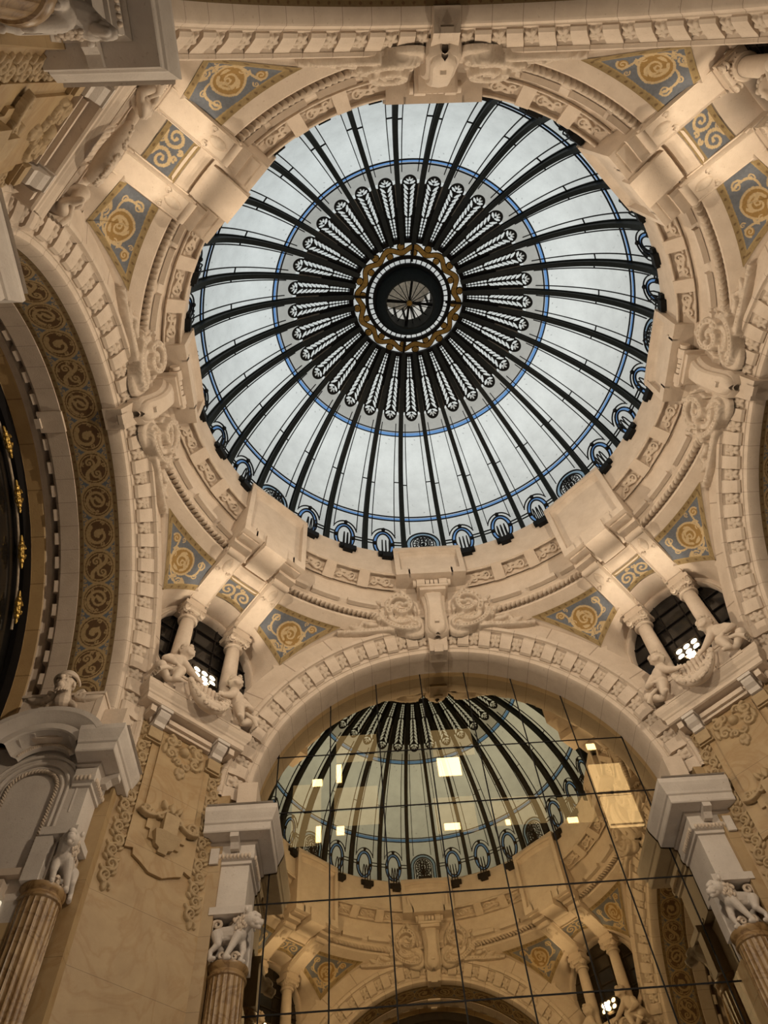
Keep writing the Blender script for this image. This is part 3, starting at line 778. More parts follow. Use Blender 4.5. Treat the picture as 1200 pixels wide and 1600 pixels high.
# ------------------------------------------------------------------ carved cartouche over each arch
cart = thing('scroll_cartouche', (0, 5.45, 13.4), 'x', 'carving', 'acanthus cartouches over the arches')
def cpl(X, Yy, H):  # plane leaning inwards
    y = 5.62 - (Yy - 13.4) * .22 - H * .95; z = Yy - H * .2
    return np.stack([X, y, z], -1)
for s in (-1, 1):
    S = []
    dr = lambda a: a if s > 0 else PI - a
    S.append((bez((s * .40, 13.75), (s * .9, 13.7), (s * 1.3, 13.9), (s * 1.35, 14.0)), .20, .07, 0))
    S.append((bez((s * .75, 14.15), (s * .8, 14.0), (s * .9, 13.8), (s * .5, 13.7)), .30, .10, 0))
    S.append((bez((s * 1.3, 13.85), (s * 1.6, 13.8), (s * 1.9, 13.66), (s * 2.2, 13.62)), np.linspace(.22, .06, 14), .06, 0))
    S += spiral(s * .76, 14.17, .33, dr(-.6), 1.55, s, .095, .34, .5, bud=False) + spiral(s * .76, 14.17, .36, dr(1.9), .55, s, .05, .24, .3, bud=False)
    S += leaf(s * .70, 14.14, dr(2.2), .20, .06, .36, .9 * s, 3, .5) + leaf(s * .84, 14.16, dr(-.9), .2, .06, .34, .9 * s, 3, .5)
    S += spiral(s * .50, 13.66, .15, dr(PI / 2), 1.3, s, .055, .20, .4) + spiral(s * 1.38, 14.02, .22, dr(-2.0), 1.4, -s, .065, .25, .45, bud=False) + leaf(s * 1.38, 14.02, dr(.4), .16, .05, .26, .6 * s, 3, .5)
    S += spiral(s * 1.78, 13.82, .13, dr(-2.2), 1.3, -s, .045, .19, .4)
    S.append((bez((s * .45, 13.56), (s * .75, 13.48), (s * 1.15, 13.66), (s * 1.22, 13.95)), np.linspace(.05, .10, 14), .27, .6))
    S.append((bez((s * .62, 13.78), (s * .95, 13.66), (s * 1.05, 13.85), (s * 1.02, 14.10)), np.linspace(.06, .09, 14), .24, .6))
    S.append((bez((s * 1.0, 13.58), (s * 1.5, 13.60), (s * 1.7, 13.52), (s * 2.2, 13.58)), np.linspace(.08, .04, 14), .20, .5))
    for (x, y, a, L, w_, h) in ((.62, 14.45, .9, .30, .07, .26), (.92, 14.42, 1.9, .26, .06, .24), (1.08, 14.02, .9, .34, .08, .27), (1.18, 13.80, .6, .36, .08, .25), (1.30, 13.70, .1, .34, .08, .22), (1.55, 13.72, .8, .30, .08, .22), (1.60, 13.62, .1, .40, .08, .2), (1.86, 13.68, .6, .30, .06, .18), (1.98, 13.60, -.15, .30, .06, .16), (.95, 13.62, -.3, .26, .06, .22), (.75, 13.64, -1.2, .16, .05, .2), (1.15, 14.25, .5, .26, .06, .24), (1.52, 14.16, .3, .24, .06, .18), (1.66, 13.96, .9, .22, .05, .18), (.42, 14.0, 1.2, .3, .07, .18), (.48, 13.86, .2, .24, .06, .2), (2.02, 13.74, 1.3, .18, .05, .15)):
        S += leaf(s * x, y, dr(a), L, w_, h, .55 * s, 4, .55)
    mb = MB(); relief(mb, S, min(s * .25, s * 2.35), max(s * .25, s * 2.35), 13.38, 14.66, .016, cpl, keep=False, sink=.05)
    part('acanthus_scroll', mb, CARVE, cart, smooth=True)
mb = MB()   # tongue-shaped console body
ts = np.linspace(0, 1, 17)
def tongue(w0, dy, x0=1.0):
    rows = []
    for t in ts:
        z = 14.52 - 1.16 * t; y = 5.16 + .30 * t ** 1.5 - .13 * math.sin(PI * min(1, t * 1.0)) + dy
        w_ = (w0 * (1 - .22 * math.sin(PI * t * .9)) + .06 * max(0, t - .55)) if t < .86 else w0 * math.sqrt(max(.02, 1 - ((t - .86) / .145) ** 2)) * .92
        rows.append([(-w_, 5.75, z), (-w_, y + .05, z), (-w_ + .04, y, z), (0, y - .02, z), (w_ - .04, y, z), (w_, y + .05, z), (w_, 5.75, z)])
    return rows
mb.grid(tongue(.215, 0)); mb.grid(tongue(.30, .10))
mb.box(-.045, .045, 5.27, 5.36, 13.52, 13.59)
part('console_body', mb, STONE, cart, smooth=30)
mb = MB(); mb.box(-.36, .36, 5.0, 5.6, 14.50, 14.56); mb.box(-.30, .30, 5.04, 5.6, 14.40, 14.50)
for x0, x1 in ((-.44, -.36), (-.36, -.16), (-.15, -.05), (-.04, .04), (.05, .15), (.16, .36), (.36, .44)):
    r = .12 if abs(x0 + x1) > .4 and abs(x0 + x1) < .7 else .095; mb.tube([(x0 + .005, 5.08, 14.68), (x1 - .005, 5.08, 14.68)], r, 14)
part('cushion_cap', mb, STONE, cart, smooth=30)
place(cart, [(d, 'carved acanthus scroll cartouche above the arch ' + AW[n]) for d, n in ARCH])

# ------------------------------------------------------------------ painted barrel vaults behind the side arches
def soffit_cols(A_, Yy):
    # A_ metres along, Yy metres across 0..w
    w = .74; L = .62
    blue = np.array([.105, .125, .155]); gold = np.array([.27, .18, .075]); cream = np.array([.38, .27, .13]); brown = np.array([.105, .055, .02])
    c = np.tile(blue, A_.shape + (1,)).astype(float)
    cell = np.floor(A_ / L); ax = A_ - (cell + .5) * L; ay = Yy - w / 2
    R = np.hypot(ax, ay)
    c[R < .285] = brown
    odd = np.mod(cell, 3)
    S = np.zeros_like(R)
    for o_ in range(3):
        st = []
        if o_ == 0: st += spiral(0, .0, .20, .4, 1.7, 1, .030, 1, 0) + leaf(.05, -.1, 2.2, .2, .04, 1, .4, 2, 0) + leaf(-.1, .12, -.4, .16, .03, 1, .4, 2, 0)
        if o_ == 1: st += spiral(.02, .02, .19, 2.4, 1.4, -1, .034, 1, 0) + leaf(-.1, -.08, .6, .22, .05, 1, .6, 2, 0)
        if o_ == 2: st += [(bez((-.2, -.12), (.0, -.2), (.0, .2), (.2, .12)), .035, 1, 0)] + spiral(-.1, .06, .09, -1, 1.3, -1, .022, 1, 0) + spiral(.1, -.06, .09, 2.1, 1.3, -1, .022, 1, 0) + disc(0, 0, .05, 1)
        st += [([(.305 * math.cos(q), .285 * math.sin(q)) for q in np.linspace(0, 2 * PI, 40)], .024, 1, 0), ([(.25 * math.cos(q), .235 * math.sin(q)) for q in np.linspace(0, 2 * PI, 40)], .010, 1, 0)]
        for q_ in range(5): st += spiral(.205 * math.cos(q_ * 1.257 + o_), .195 * math.sin(q_ * 1.257 + o_), .042, q_, 1.0, 1, .013, 1, 0)
        for sx in (-1, 1):
            for sy in (-1, 1): st += spiral(sx * .27, sy * .25, .055, 0, 1, sx * sy, .016, 1, 0)
        k = odd == o_
        X_, Y_ = ax, ay
        H = np.zeros_like(R)
        for s_ in st: H = np.maximum(H, stroke_field(np.where(k, X_, 9), np.where(k, Y_, 9), [s_]))
        S = np.maximum(S, np.where(k, H, 0))
    c[S > .2] = cream
    e = np.minimum(Yy, w - Yy)
    c[e < .085] = gold * .62
    dots = (np.hypot(np.mod(A_, .16) - .08, e - .045) < .022); c[dots] = brown
    c[(np.abs(e - .088) < .008)] = cream * .8
    return c
sof = thing('vault_lining', (0, 6.9, ZC), 'x', 'vault', 'linings of the side vaults')
na, nw = 900, 62
aa = np.linspace(math.radians(-84), math.radians(84), na); yy = np.linspace(0, .74, nw)
Yg, Ag = np.meshgrid(yy, aa)
mb = MB(); P = np.stack([3.845 * np.sin(Ag), 6.14 + Yg, ZC + 3.845 * np.cos(Ag)], -1); mb.grid(P)
part('painted_band', mb, PAINT, sof, smooth=True, cols=soffit_cols(Ag * 3.85 + 100 * .62, Yg).reshape(-1, 3))
mb = MB(); A = np.radians(np.linspace(-90, 90, 121))
mb.grid([[archpt(a, r, y) for r, y in ((3.86, 6.87), (3.835, 6.885), (3.835, 7.22), (3.86, 7.26), (3.95, 7.28), (4.0, 7.33))] for a in A])
part('outer_stone_band', mb, STONEJ, sof, smooth=30)
mb = MB(); ha = math.radians(1.6); mb.grid([[archpt(a, r, y) for r, y in ((3.86, 7.25), (3.84, 7.33), (3.90, 7.37), (4.05, 7.36))] for a in np.linspace(-ha, ha, 3)])
for a in (-ha, ha): mb.add([archpt(a, r, y) for r, y in ((3.86, 7.25), (3.84, 7.33), (3.90, 7.37), (4.05, 7.36), (4.05, 7.25))], [tuple(range(5))])
d0 = part('dentil_block', mb, STONE, sof, smooth=False)
for k in range(-12, 13):
    if k == 0: continue
    c = copy_tree(d0, sof); spinY(c, k * 6.62)
mb = MB(); hk = math.radians(2.95)
mb.grid([[archpt(a, r, y) for r, y in ((3.86, 6.86), (3.79, 6.865), (3.79, 7.30), (3.86, 7.32))] for a in np.linspace(-hk, hk, 3)])
for a in (-hk, hk): mb.add([archpt(a, r, y) for r, y in ((3.86, 6.86), (3.79, 6.865), (3.79, 7.30), (3.86, 7.32))], [(0, 1, 2, 3)])
mb.grid([[archpt(a, r, y) for r, y in ((3.80, 7.25), (3.76, 7.26), (3.76, 7.36), (3.86, 7.37))] for a in np.linspace(-hk * .5, hk * .5, 3)])
part('keystone', mb, STONE, sof, smooth=False)
mb = MB(); mb.grid([[archpt(a, r, y) for r, y in ((4.0, 7.33), (4.3, 7.34), (4.3, 7.42), (4.02, 7.42), (3.98, 7.44), (3.98, 7.52), (3.95, 7.54))] for a in A])
part('rim_moulding', mb, STONE, sof, smooth=30)
mb = MB(); mb.grid([[archpt(a, r, y) for r, y in ((3.95, 7.54), (3.93, 7.56), (3.93, 7.80), (3.90, 7.82), (3.90, 7.92))] for a in A])
part('marble_rim', mb, stone('rim_marble', (.40, .26, .12), (.52, .36, .17), rough=.5, scale=1.5, joints=('arc', 14)), sof, smooth=30)
VL = {'left': "painted barrel vault lining with gold scroll medallions at photo's left", 'back': 'painted barrel vault lining cut by the top edge of the photo', 'right': "painted barrel vault lining glimpsed at photo's right edge"}
place(sof, [(d, VL[n]) for d, n in ARCH if n != 'front'])

# dark glazed lunettes that close the side vaults
win = thing('window_2', (0, 7.93, ZC), kind='structure')
mb = MB(); pts = [(3.95 * math.sin(a), 7.95, ZC + 3.95 * math.cos(a)) for a in np.radians(np.linspace(-90, 90, 61))]
mb.add(pts + [(3.95, 7.95, -1.6), (-3.95, 7.95, -1.6)], [tuple(range(63))]); part('pane', mb, DARKGL, win, smooth=False)
mb = MB(); mb.grid([[archpt(a, r, y) for r, y in ((3.92, 7.80), (3.70, 7.84), (3.70, 7.94))] for a in np.radians(np.linspace(-90, 90, 91))]); 
part('window_frame', mb, BLACK, win, smooth=30)
place(win, [(d, None) for d, n in ARCH if n != 'front'])
ch = thing('gilded_chain', (0, 7.84, ZC), "gilded ornaments strung along the dark window at photo's left edge", 'ornament')
mb = MB()
mb.tube([archpt(a, 3.52, 7.86) for a in np.radians(np.linspace(-60, 60, 80))], .024, 8)
part('arched_rod', mb, plain('pale_rod', (.35, .28, .2), .4), ch)
mb = MB()
for k in range(7):
    z = (k - 3) * .075; q = [.03, .055, .075, .065, .075, .055, .03][k]
    for t in range(6): mb.ell((z + .01 * math.sin(t * 7), 7.80 + .4 * q * math.sin(t * 2), ZC + 3.52 + q * .6 * math.cos(t)), (.06, q * .45, q * .5), nu=8, nv=6)
mb.cap((.29, 7.80, ZC + 3.50), (-.29, 7.80, ZC + 3.50), .02, .02, 8)
for s in (-1, 1):
    mb.tube([(s * (.05 + .07 * math.sin(t)), 7.78, ZC + 3.52 + .1 * math.cos(t)) for t in np.linspace(0, 4.2, 12)], .022, 6)
g = part('gilt_knot', mb, GILT, ch, smooth=True)
spinY(g, 3.5)
for k in (-3, -2, -1, 1, 2, 3):
    c = copy_tree(g, ch); spinY(c, 3.5 + 16.6 * k)
spin(ch, 90)

# ------------------------------------------------------------------ the mirrored glass wall
gw = thing('window_3', (0, YG, ZC), kind='structure')
xs = [-3.88, -3.46, -2.43, -1.43, -.43, .56, 1.57, 2.54, 3.48, 3.88]; zs = [13.3, 10.98, 9.65, 7.87, 6.14, 4.4, 2.6, .8, -1.6]
for i in range(len(xs) - 1):
    for j in range(len(zs) - 1):
        x0, x1 = xs[i] + .008, xs[i + 1] - .008; z1, z0 = zs[j] - .008, zs[j + 1] + .008
        n = 10; top = [(x, min(z1, ZC + math.sqrt(max(0, 3.87 ** 2 - x * x)))) for x in np.linspace(x1, x0, n)]
        if max(t[1] for t in top) <= z0: continue
        poly = [(x0, z0), (x1, z0)] + [(x, max(z, z0)) for x, z in top]
        cl_ = []
        for p in poly:
            if not cl_ or math.hypot(p[0] - cl_[-1][0], p[1] - cl_[-1][1]) > 1e-4: cl_.append(p)
        if len(cl_) < 3: continue
        mb = MB(); mb.add([(x, YG, z) for x, z in cl_], [tuple(range(len(cl_)))])
        part('pane', mb, WGLASS, gw, smooth=False)
for x in xs[1:-1]:
    mb = MB(); mb.box(x - .012, x + .012, YG - .006, YG + .03, -1.6, ZC + math.sqrt(3.87 ** 2 - x * x)); part('mullion', mb, BLACK, gw, smooth=False)
for z in zs[1:-1]:
    w_ = math.sqrt(max(0, 3.87 ** 2 - max(0, z - ZC) ** 2)); mb = MB(); mb.box(-w_, w_, YG - .005, YG + .03, z - .012, z + .012); part('transom', mb, BLACK, gw, smooth=False)
# soffit behind the arch face, out to the glass
mb = MB(); mb.grid([[archpt(a, 3.852, y) for y in (6.13, 6.62)] for a in np.radians(np.linspace(-90, 90, 91))])
single('trim_1', mb, STONEJ, (0, 6.2, ZC), kind='structure', smooth=True)
# rooms behind the glass
mb = MB(); X0, X1, Y0, Y1 = -5.6, 5.6, 6.62, 9.1
mb.add([(X0, Y1, -1.6), (X1, Y1, -1.6), (X1, Y1, 15), (X0, Y1, 15), (X0, Y0, -1.6), (X1, Y0, -1.6), (X1, Y0, 15), (X0, Y0, 15)], [(0, 1, 2, 3), (0, 3, 7, 4), (1, 5, 6, 2), (3, 2, 6, 7)])
single('wall_beyond_glass', mb, DARKIN, (0, 9, 6), kind='structure', smooth=False)
LIT = [((3.50, 4.26, 11.67, 12.51), 'upper of two large lit openings beyond the glass wall, near its right edge', 1), ((3.51, 4.26, 10.81, 11.59), 'lower of two large lit openings beyond the glass wall, near its right edge', 1)]
for (x0, x1, z0, z1), lab, m in LIT:
    mb = MB(); mb.box(x0, x1, 9.0, 9.08, z0, z1); mb.box(x0, x1, 8.96, 9.0, z0, z0 + .02, 1); mb.box(x1 - .02, x1, 8.96, 9.0, z0, z1, 1)
    single('lit_opening', mb, [ROOM1, CREAMG], (.5 * (x0 + x1), 9.0, z0), lab, 'lit opening', 'lit rooms beyond the glass', smooth=False)
LPS = [((-.04, .49, 12.44, 12.96), 'largest bright lamp panel seen through the middle of the glass wall'), ((3.62, 3.82, 12.96, 13.12), 'small bright lamp panel high at the right side of the glass wall'), ((-3.0, -2.78, 12.37, 12.55), 'small lamp panel high at the left side of the glass wall'), ((-2.44, -2.33, 12.44, 12.95), 'narrow upright lamp panel at the left side of the glass wall'), ((-2.44, -2.28, 11.02, 11.22), 'small square lamp panel below the narrow upright one, left part of glass'), ((-2.89, -2.79, 10.87, 11.26), 'thin upright lamp panel at the left edge of the glass wall'), ((-.09, .25, 10.97, 11.12), 'low wide lamp panel below the largest one, middle of the glass'), ((1.26, 1.36, 11.0, 11.12), 'tiny lamp panel right of the low wide one, beyond the glass'), ((2.62, 2.84, 10.95, 11.07), 'tiny lamp panel left of the large lit openings, beyond the glass')]
for (x0, x1, z0, z1), lab in LPS:
    mb = MB(); mb.box(x0, x1, 8.97, 9.03, z0, z1); mb.box(x0 - .02, x1 + .02, 9.0, 9.08, z0 - .02, z1 + .02, 1)
    single('lamp_panel', mb, [ROOM2, CREAMG], (.5 * (x0 + x1), 9.0, z0), lab, 'lamp', 'lamp panels beyond the glass', smooth=False)
mb = MB()
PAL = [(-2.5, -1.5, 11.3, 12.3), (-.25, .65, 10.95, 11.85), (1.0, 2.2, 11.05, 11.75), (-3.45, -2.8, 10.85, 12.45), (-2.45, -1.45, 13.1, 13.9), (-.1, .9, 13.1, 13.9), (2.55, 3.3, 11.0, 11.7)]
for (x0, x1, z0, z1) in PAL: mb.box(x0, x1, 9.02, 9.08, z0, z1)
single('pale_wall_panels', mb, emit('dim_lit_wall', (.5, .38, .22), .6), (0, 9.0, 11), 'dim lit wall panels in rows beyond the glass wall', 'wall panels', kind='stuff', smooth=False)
# ------------------------------------------------------------------ painted pendentive panels
C_BLUE = np.array([.115, .125, .145]); C_GOLD = np.array([.29, .205, .09]); C_CREAM = np.array([.46, .345, .19]); C_OCH = np.array([.27, .16, .045]); C_DOT = np.array([.13, .08, .03])
def hq(q): return float(np.linalg.norm(upcurve(q) - lowcurve(q)))
def side_panel(s):
    nq, nv = 150, 120
    Qs = np.linspace(.30, .995, nq); Vs = np.linspace(.0, 1.0, nv)
    P = np.array([[pend(s * q, v, .012) for v in Vs] for q in Qs])
    h = np.array([hq(q) for q in Qs])[:, None]
    X = ((Qs - .30) * math.radians(23.4) * 5.83)[:, None] * np.ones((1, nv)); Y = Vs[None] * h
    low = (1 - Vs[None]) * h
    c = np.tile(C_BLUE, (nq, nv, 1)).astype(float)
    qn = Qs[:, None] * np.ones((1, nv))
    slope_k = np.where(qn > .55, .75, .8)
    e = np.minimum(Y, low * slope_k)
    S1 = spiral(.66, .50, .19, 2.2, 1.5, 1, .026, 1, 0) + spiral(.66, .50, .13, -1.0, .8, -1, .022, 1, 0)
    S1 += [([(.66 + .275 * math.cos(q), .50 + .275 * math.sin(q)) for q in np.linspace(0, 2 * PI, 40)], .020, 1, 0)]
    S1 += leaf(.66, .30, .3, .18, .035, 1, .9, 2, 0) + leaf(.50, .58, -1.2, .18, .035, 1, .9, 2, 0) + leaf(.78, .64, 2.4, .18, .035, 1, .9, 2, 0)
    S1 += spiral(1.10, .24, .095, 0, 1.4, -1, .017, 1, 0) + spiral(.27, .27, .095, 2.0, 1.5, 1, .017, 1, 0) + spiral(.40, .84, .09, 0, 1.5, -1, .017, 1, 0) + spiral(.70, .95, .07, 0, 1.3, 1, .015, 1, 0) + spiral(.22, .52, .06, 1, 1.3, 1, .013, 1, 0) + spiral(.93, .50, .06, 3, 1.3, 1, .013, 1, 0) + spiral(.95, .16, .05, 2, 1.2, 1, .012, 1, 0)
    S1 += [(bez((.40, .62), (.2, .6), (.16, .4), (.30, .20)), .020, 1, 0), (bez((.88, .66), (1.0, .52), (.95, .34), (1.05, .17)), .020, 1, 0), (bez((.42, .92), (.6, .86), (.75, .85), (.8, .74)), .022, 1, 0), (bez((.32, .76), (.4, .9), (.55, .95), (.68, .89)), .016, 1, 0)]
    S1 += leaf(.84, .74, -1.0, .26, .045, 1, .5, 3, 0) + leaf(.42, .72, 2.4, .22, .045, 1, .5, 3, 0) + leaf(.9, .34, .5, .16, .03, 1, .4, 2, 0) + leaf(.5, .80, .2, .2, .04, 1, .5, 2, 0)
    H = np.zeros_like(X)
    for st in S1: H = np.maximum(H, stroke_field(X, Y, [st]))
    c[(np.hypot(X - .66, Y - .50) < .27)] = C_OCH; c[np.hypot(X - 1.10, Y - .24) < .085] = C_OCH
    c[H > .15] = C_CREAM
    bd = e < .10
    c[bd] = C_GOLD * .8; c[np.abs(e - .105) < .012] = C_GOLD
    c[bd & (np.hypot(np.mod(X * 1.2 + Y * .3, .19) - .095, e - .05) < .026)] = C_DOT
    m = MB(); m.grid(P); return m, c.reshape(-1, 3)
def mid_panel():
    nq, nv = 70, 70
    Qs = np.linspace(-.20, .20, nq); Vs = np.linspace(0, .96, nv)
    P = np.array([[pend(q, v, .012) for v in Vs] for q in Qs]); h = hq(0)
    X = (Qs * math.radians(23.4) * 5.95)[:, None] * np.ones((1, nv)); Y = Vs[None] * h * np.ones((nq, 1))
    c = np.tile(C_BLUE * .9, (nq, nv, 1)).astype(float)
    S1 = []
    for s in (-1, 1): S1 += spiral(s * .19, h * .52, .17, PI / 2, 1.5, s, .030, 1, 0) + spiral(s * .07, h * .80, .055, 0, 1, s, .018, 1, 0) + spiral(s * .07, h * .25, .05, 0, 1, s, .018, 1, 0)
    H = stroke_field(X.T, Y.T, S1).T
    c[H > .15] = C_CREAM * .95
    e = np.minimum(Y, h * .96 - Y); bd = e < .095
    c[bd] = C_GOLD * .75; c[bd & (np.hypot(np.mod(X, .2) - .1, e - .048) < .026)] = C_DOT
    m = MB(); m.grid(P); return m, c.reshape(-1, 3)
for nm, (mbp, cp), lab in (('l', side_panel(-1), 'painted blue and gold spandrel, left half of corner %s'), ('r', side_panel(1), 'painted blue and gold spandrel, right half of corner %s'), ('m', mid_panel(), 'small painted scroll panel between two consoles, corner %s')):
    o = single('painted_panel', mbp, PAINT, (0, 6.2, 13.5), 'x', 'painted panel', 'painted panels below the drum', smooth=True, cols=cp)
    place(o, corners(lab))

# ------------------------------------------------------------------ consoles and columns
def build_console(s):
    x0 = s * .60; w = .225
    root = thing('console', (x0, 6.7, 13.2), 'x', 'console', 'scroll consoles under the dome drum')
    # profile in (D, z): underside from the capital up to the drum
    t = np.linspace(0, 1, 25)
    lo = np.array([bez((6.90, 13.04), (6.80, 13.28), (6.30, 13.38), (5.36, 13.66), 25)])[0]
    up = lo + np.array([0.02, .36])
    mb = MB()
    rows = []
    for i in range(25):
        d, z = lo[i]; d2, z2 = up[i]
        rows.append([(x0 - w, d2 + .1, z2), (x0 - w, d + .04, z + .05), (x0 - w + .03, d, z), (x0 - w + .05, d + .005, z + .018), (x0 + w - .05, d + .005, z + .018), (x0 + w - .03, d, z), (x0 + w, d + .04, z + .05), (x0 + w, d2 + .1, z2)])
    mb.grid(rows); base = mb.n
    part('bracket', mb, STONE, root, smooth=30)
    mb = MB()   # rolled end under the drum
    mb.tube([(x0 - .20, 5.42, 13.74), (x0 + .20, 5.42, 13.74)], .095, 16); mb.tube([(x0 - .235, 5.42, 13.74), (x0 + .235, 5.42, 13.74)], .055, 12)
    mb.box(x0 - .225, x0 + .225, 5.16, 5.40, 13.76, 13.92)
    part('scroll_roll', mb, STONE, root, smooth=40)
    S = leaf(0, .30, -PI / 2, .26, .085, .07, 0, 4, .5) + spiral(-.14, .02, .045, 0, 1.2, -1, .017, .05) + spiral(.14, .02, .045, PI, 1.2, 1, .017, .05)
    mb = MB()
    def under(X, Yy, H):
        f = 1 - (Yy + .05) / 1.35 * .8; f = np.clip(.98 - .42 * (.38 - Yy), 0, 1) ; d = np.interp(f, t, lo[:, 0]); z = np.interp(f, t, lo[:, 1])
        return np.stack([x0 + X, d - .25 * H, z - H * .95 + .015], -1)
    relief(mb, S, -.2, .2, -.05, .36, .012, under, keep=False)
    part('acanthus_leaf', mb, CARVE, root, smooth=True)
    mb = MB()  # stepped foot and raised edge strips
    mb.box(x0 - .25, x0 + .25, 6.60, 7.1, 13.10, 13.22); mb.box(x0 - .19, x0 + .19, 6.60, 6.9, 13.22, 13.30)
    for sx in (-1, 1):
        ii = range(3, 24); mb.bar([(x0 + sx * (w + .008), lo[i, 0] + .06, lo[i, 1] + .13) for i in ii], (1, 0, 0), .035, .03)
        mb.box(*sorted((x0 + sx * .18, x0 + sx * .255)), 6.58, 6.80, 13.28, 13.36); mb.box(*sorted((x0 + sx * .20, x0 + sx * .25)), 6.50, 6.62, 13.36, 13.42)
    part('edge_moulding', mb, STONE, root, smooth=False)
    mb = MB(); mb.box(x0 - .07, x0 + .07, 6.60, 6.63, 13.36, 13.40); part('slot', mb, plain('slot_dark', (.06, .045, .03)), root, smooth=False)
    return root
for s, side in ((-1, 'left'), (1, 'right')):
    place(build_console(s), corners(side + ' console of the pair in corner %s'))
def build_col(s):
    x0, D = s * .59, 6.86
    root = thing('small_column', (x0, D, 10.6), 'x', 'column', 'small columns before the round windows')
    mb = MB(); mb.lathe([(.172, 11.25), (.168, 11.6), (.157, 12.3), (.145, 12.80), (.143, 12.86)], 32, (x0, D, 0)); part('shaft', mb, STONE, root, smooth=True)
    mb = MB(); mb.lathe([(.15, 12.84), (.19, 12.85), (.205, 12.875), (.19, 12.90), (.165, 12.91), (.165, 12.935), (.185, 12.945), (.18, 12.97), (.16, 12.98), (.20, 13.06), (.22, 13.09), (.1, 13.09)], 32, (x0, D, 0))
    mb.box(x0 - .24, x0 + .24, D - .24, D + .2, 13.07, 13.12); mb.box(x0 - .12, x0 + .12, D - .26, D - .14, 12.98, 13.10)
    for sx in (-1, 1):
        for f in (0, 1):
            P = spiral(0, 0, .085, PI / 2, 1.4, sx, .03, 1)[0][0]
            mb.tube([(x0 + sx * (.19) + p[0] * .75, D - .20 + (.05 if f else -.02) - abs(p[0]) * .2, 13.02 + p[1]) for p in P], np.linspace(.034, .02, len(P)), 7)
        mb.ell((x0 + sx * .19, D - .20, 13.02), (.05, .07, .05), nu=8, nv=6)
    for k in range(9):
        a = PI + PI * (k + .5) / 9; mb.ell((x0 + .17 * math.cos(a), D + .17 * math.sin(a), 12.98), (.03, .03, .055), nu=6, nv=5)
    part('capital', mb, CARVE, root, smooth=40)
    mb = MB(); mb.lathe([(.26, 11.0), (.26, 11.08), (.22, 11.12), (.24, 11.16), (.20, 11.22), (.19, 11.28)], 32, (x0, D, 0)); part('base', mb, STONE, root)
    mb = MB(); mb.box(x0 - .27, x0 + .27, D - .30, D + .2, 10.55, 11.02); mb.box(x0 - .29, x0 + .29, D - .32, D + .2, 10.96, 11.02); part('plinth', mb, STONE, root, smooth=False)
    return root
for s, side in ((-1, 'left'), (1, 'right')):
    place(build_col(s), corners(side + ' small column before the round window, corner %s'))

# ------------------------------------------------------------------ pier cornice
def build_cornice():
    root = thing('pier_cornice', (0, 6.97, 10.1), 'x', 'cornice', 'cornices on the corner piers')
    pr = [(.0, 10.02), (.04, 10.04), (.07, 10.12), (.10, 10.14), (.10, 10.20), (.30, 10.215), (.33, 10.23), (.33, 10.34), (.35, 10.36), (.36, 10.40), (.40, 10.46), (.42, 10.52), (.42, 10.60), (.30, 10.62), (-.2, 10.62)]
    mb = MB(); w = .72
    mb.grid([[(-w - o, 7.3, z) for o, z in pr], [(-w - o, 6.99 - o, z) for o, z in pr], [(w + o, 6.99 - o, z) for o, z in pr], [(w + o, 7.3, z) for o, z in pr]])
    mb.grid([[(x, y, 10.615) for y in (6.6, 7.3)] for x in (-1.1, 1.1)])
    part('moulding', mb, STONE, root, smooth=False)
    S = MB()
    for x in (-.62, .62):
        mb = MB()
        mb.prism([(6.70, 10.18), (6.68, 10.10), (6.73, 10.03), (6.80, 9.98), (6.82, 9.90), (7.0, 9.86), (7.0, 10.2)], lambda d, z: (x - .105, d, z), lambda d, z: (x + .105, d, z))
        mb.box(x - .13, x + .13, 6.66, 7.0, 10.15, 10.215)
        part('modillion', mb, GREY, root, smooth=False)
        mb = MB(); mb.box(x - .13, x + .13, 6.86, 7.0, 9.66, 9.88); mb.box(x - .15, x + .15, 6.90, 7.0, 9.63, 9.68)
        part('modillion_foot', mb, MARBLED, root, smooth=False)
        for sx in (-1, 1):
            if sx * x > 0: mb = MB(); mb.box(*sorted((x + sx * .17, x + sx * .28)), 6.72, 7.0, 10.06, 10.19); part('side_bracket', mb, STONE, root, smooth=False)
    mb = MB(); mb.box(-.46, .46, 6.80, 7.0, 10.06, 10.15); mb.box(-.48, .48, 6.86, 7.0, 10.0, 10.06); part('fillet', mb, STONE, root, smooth=False)
    return root
place(build_cornice(), corners('white stone cornice on top of the marble pier %s'))

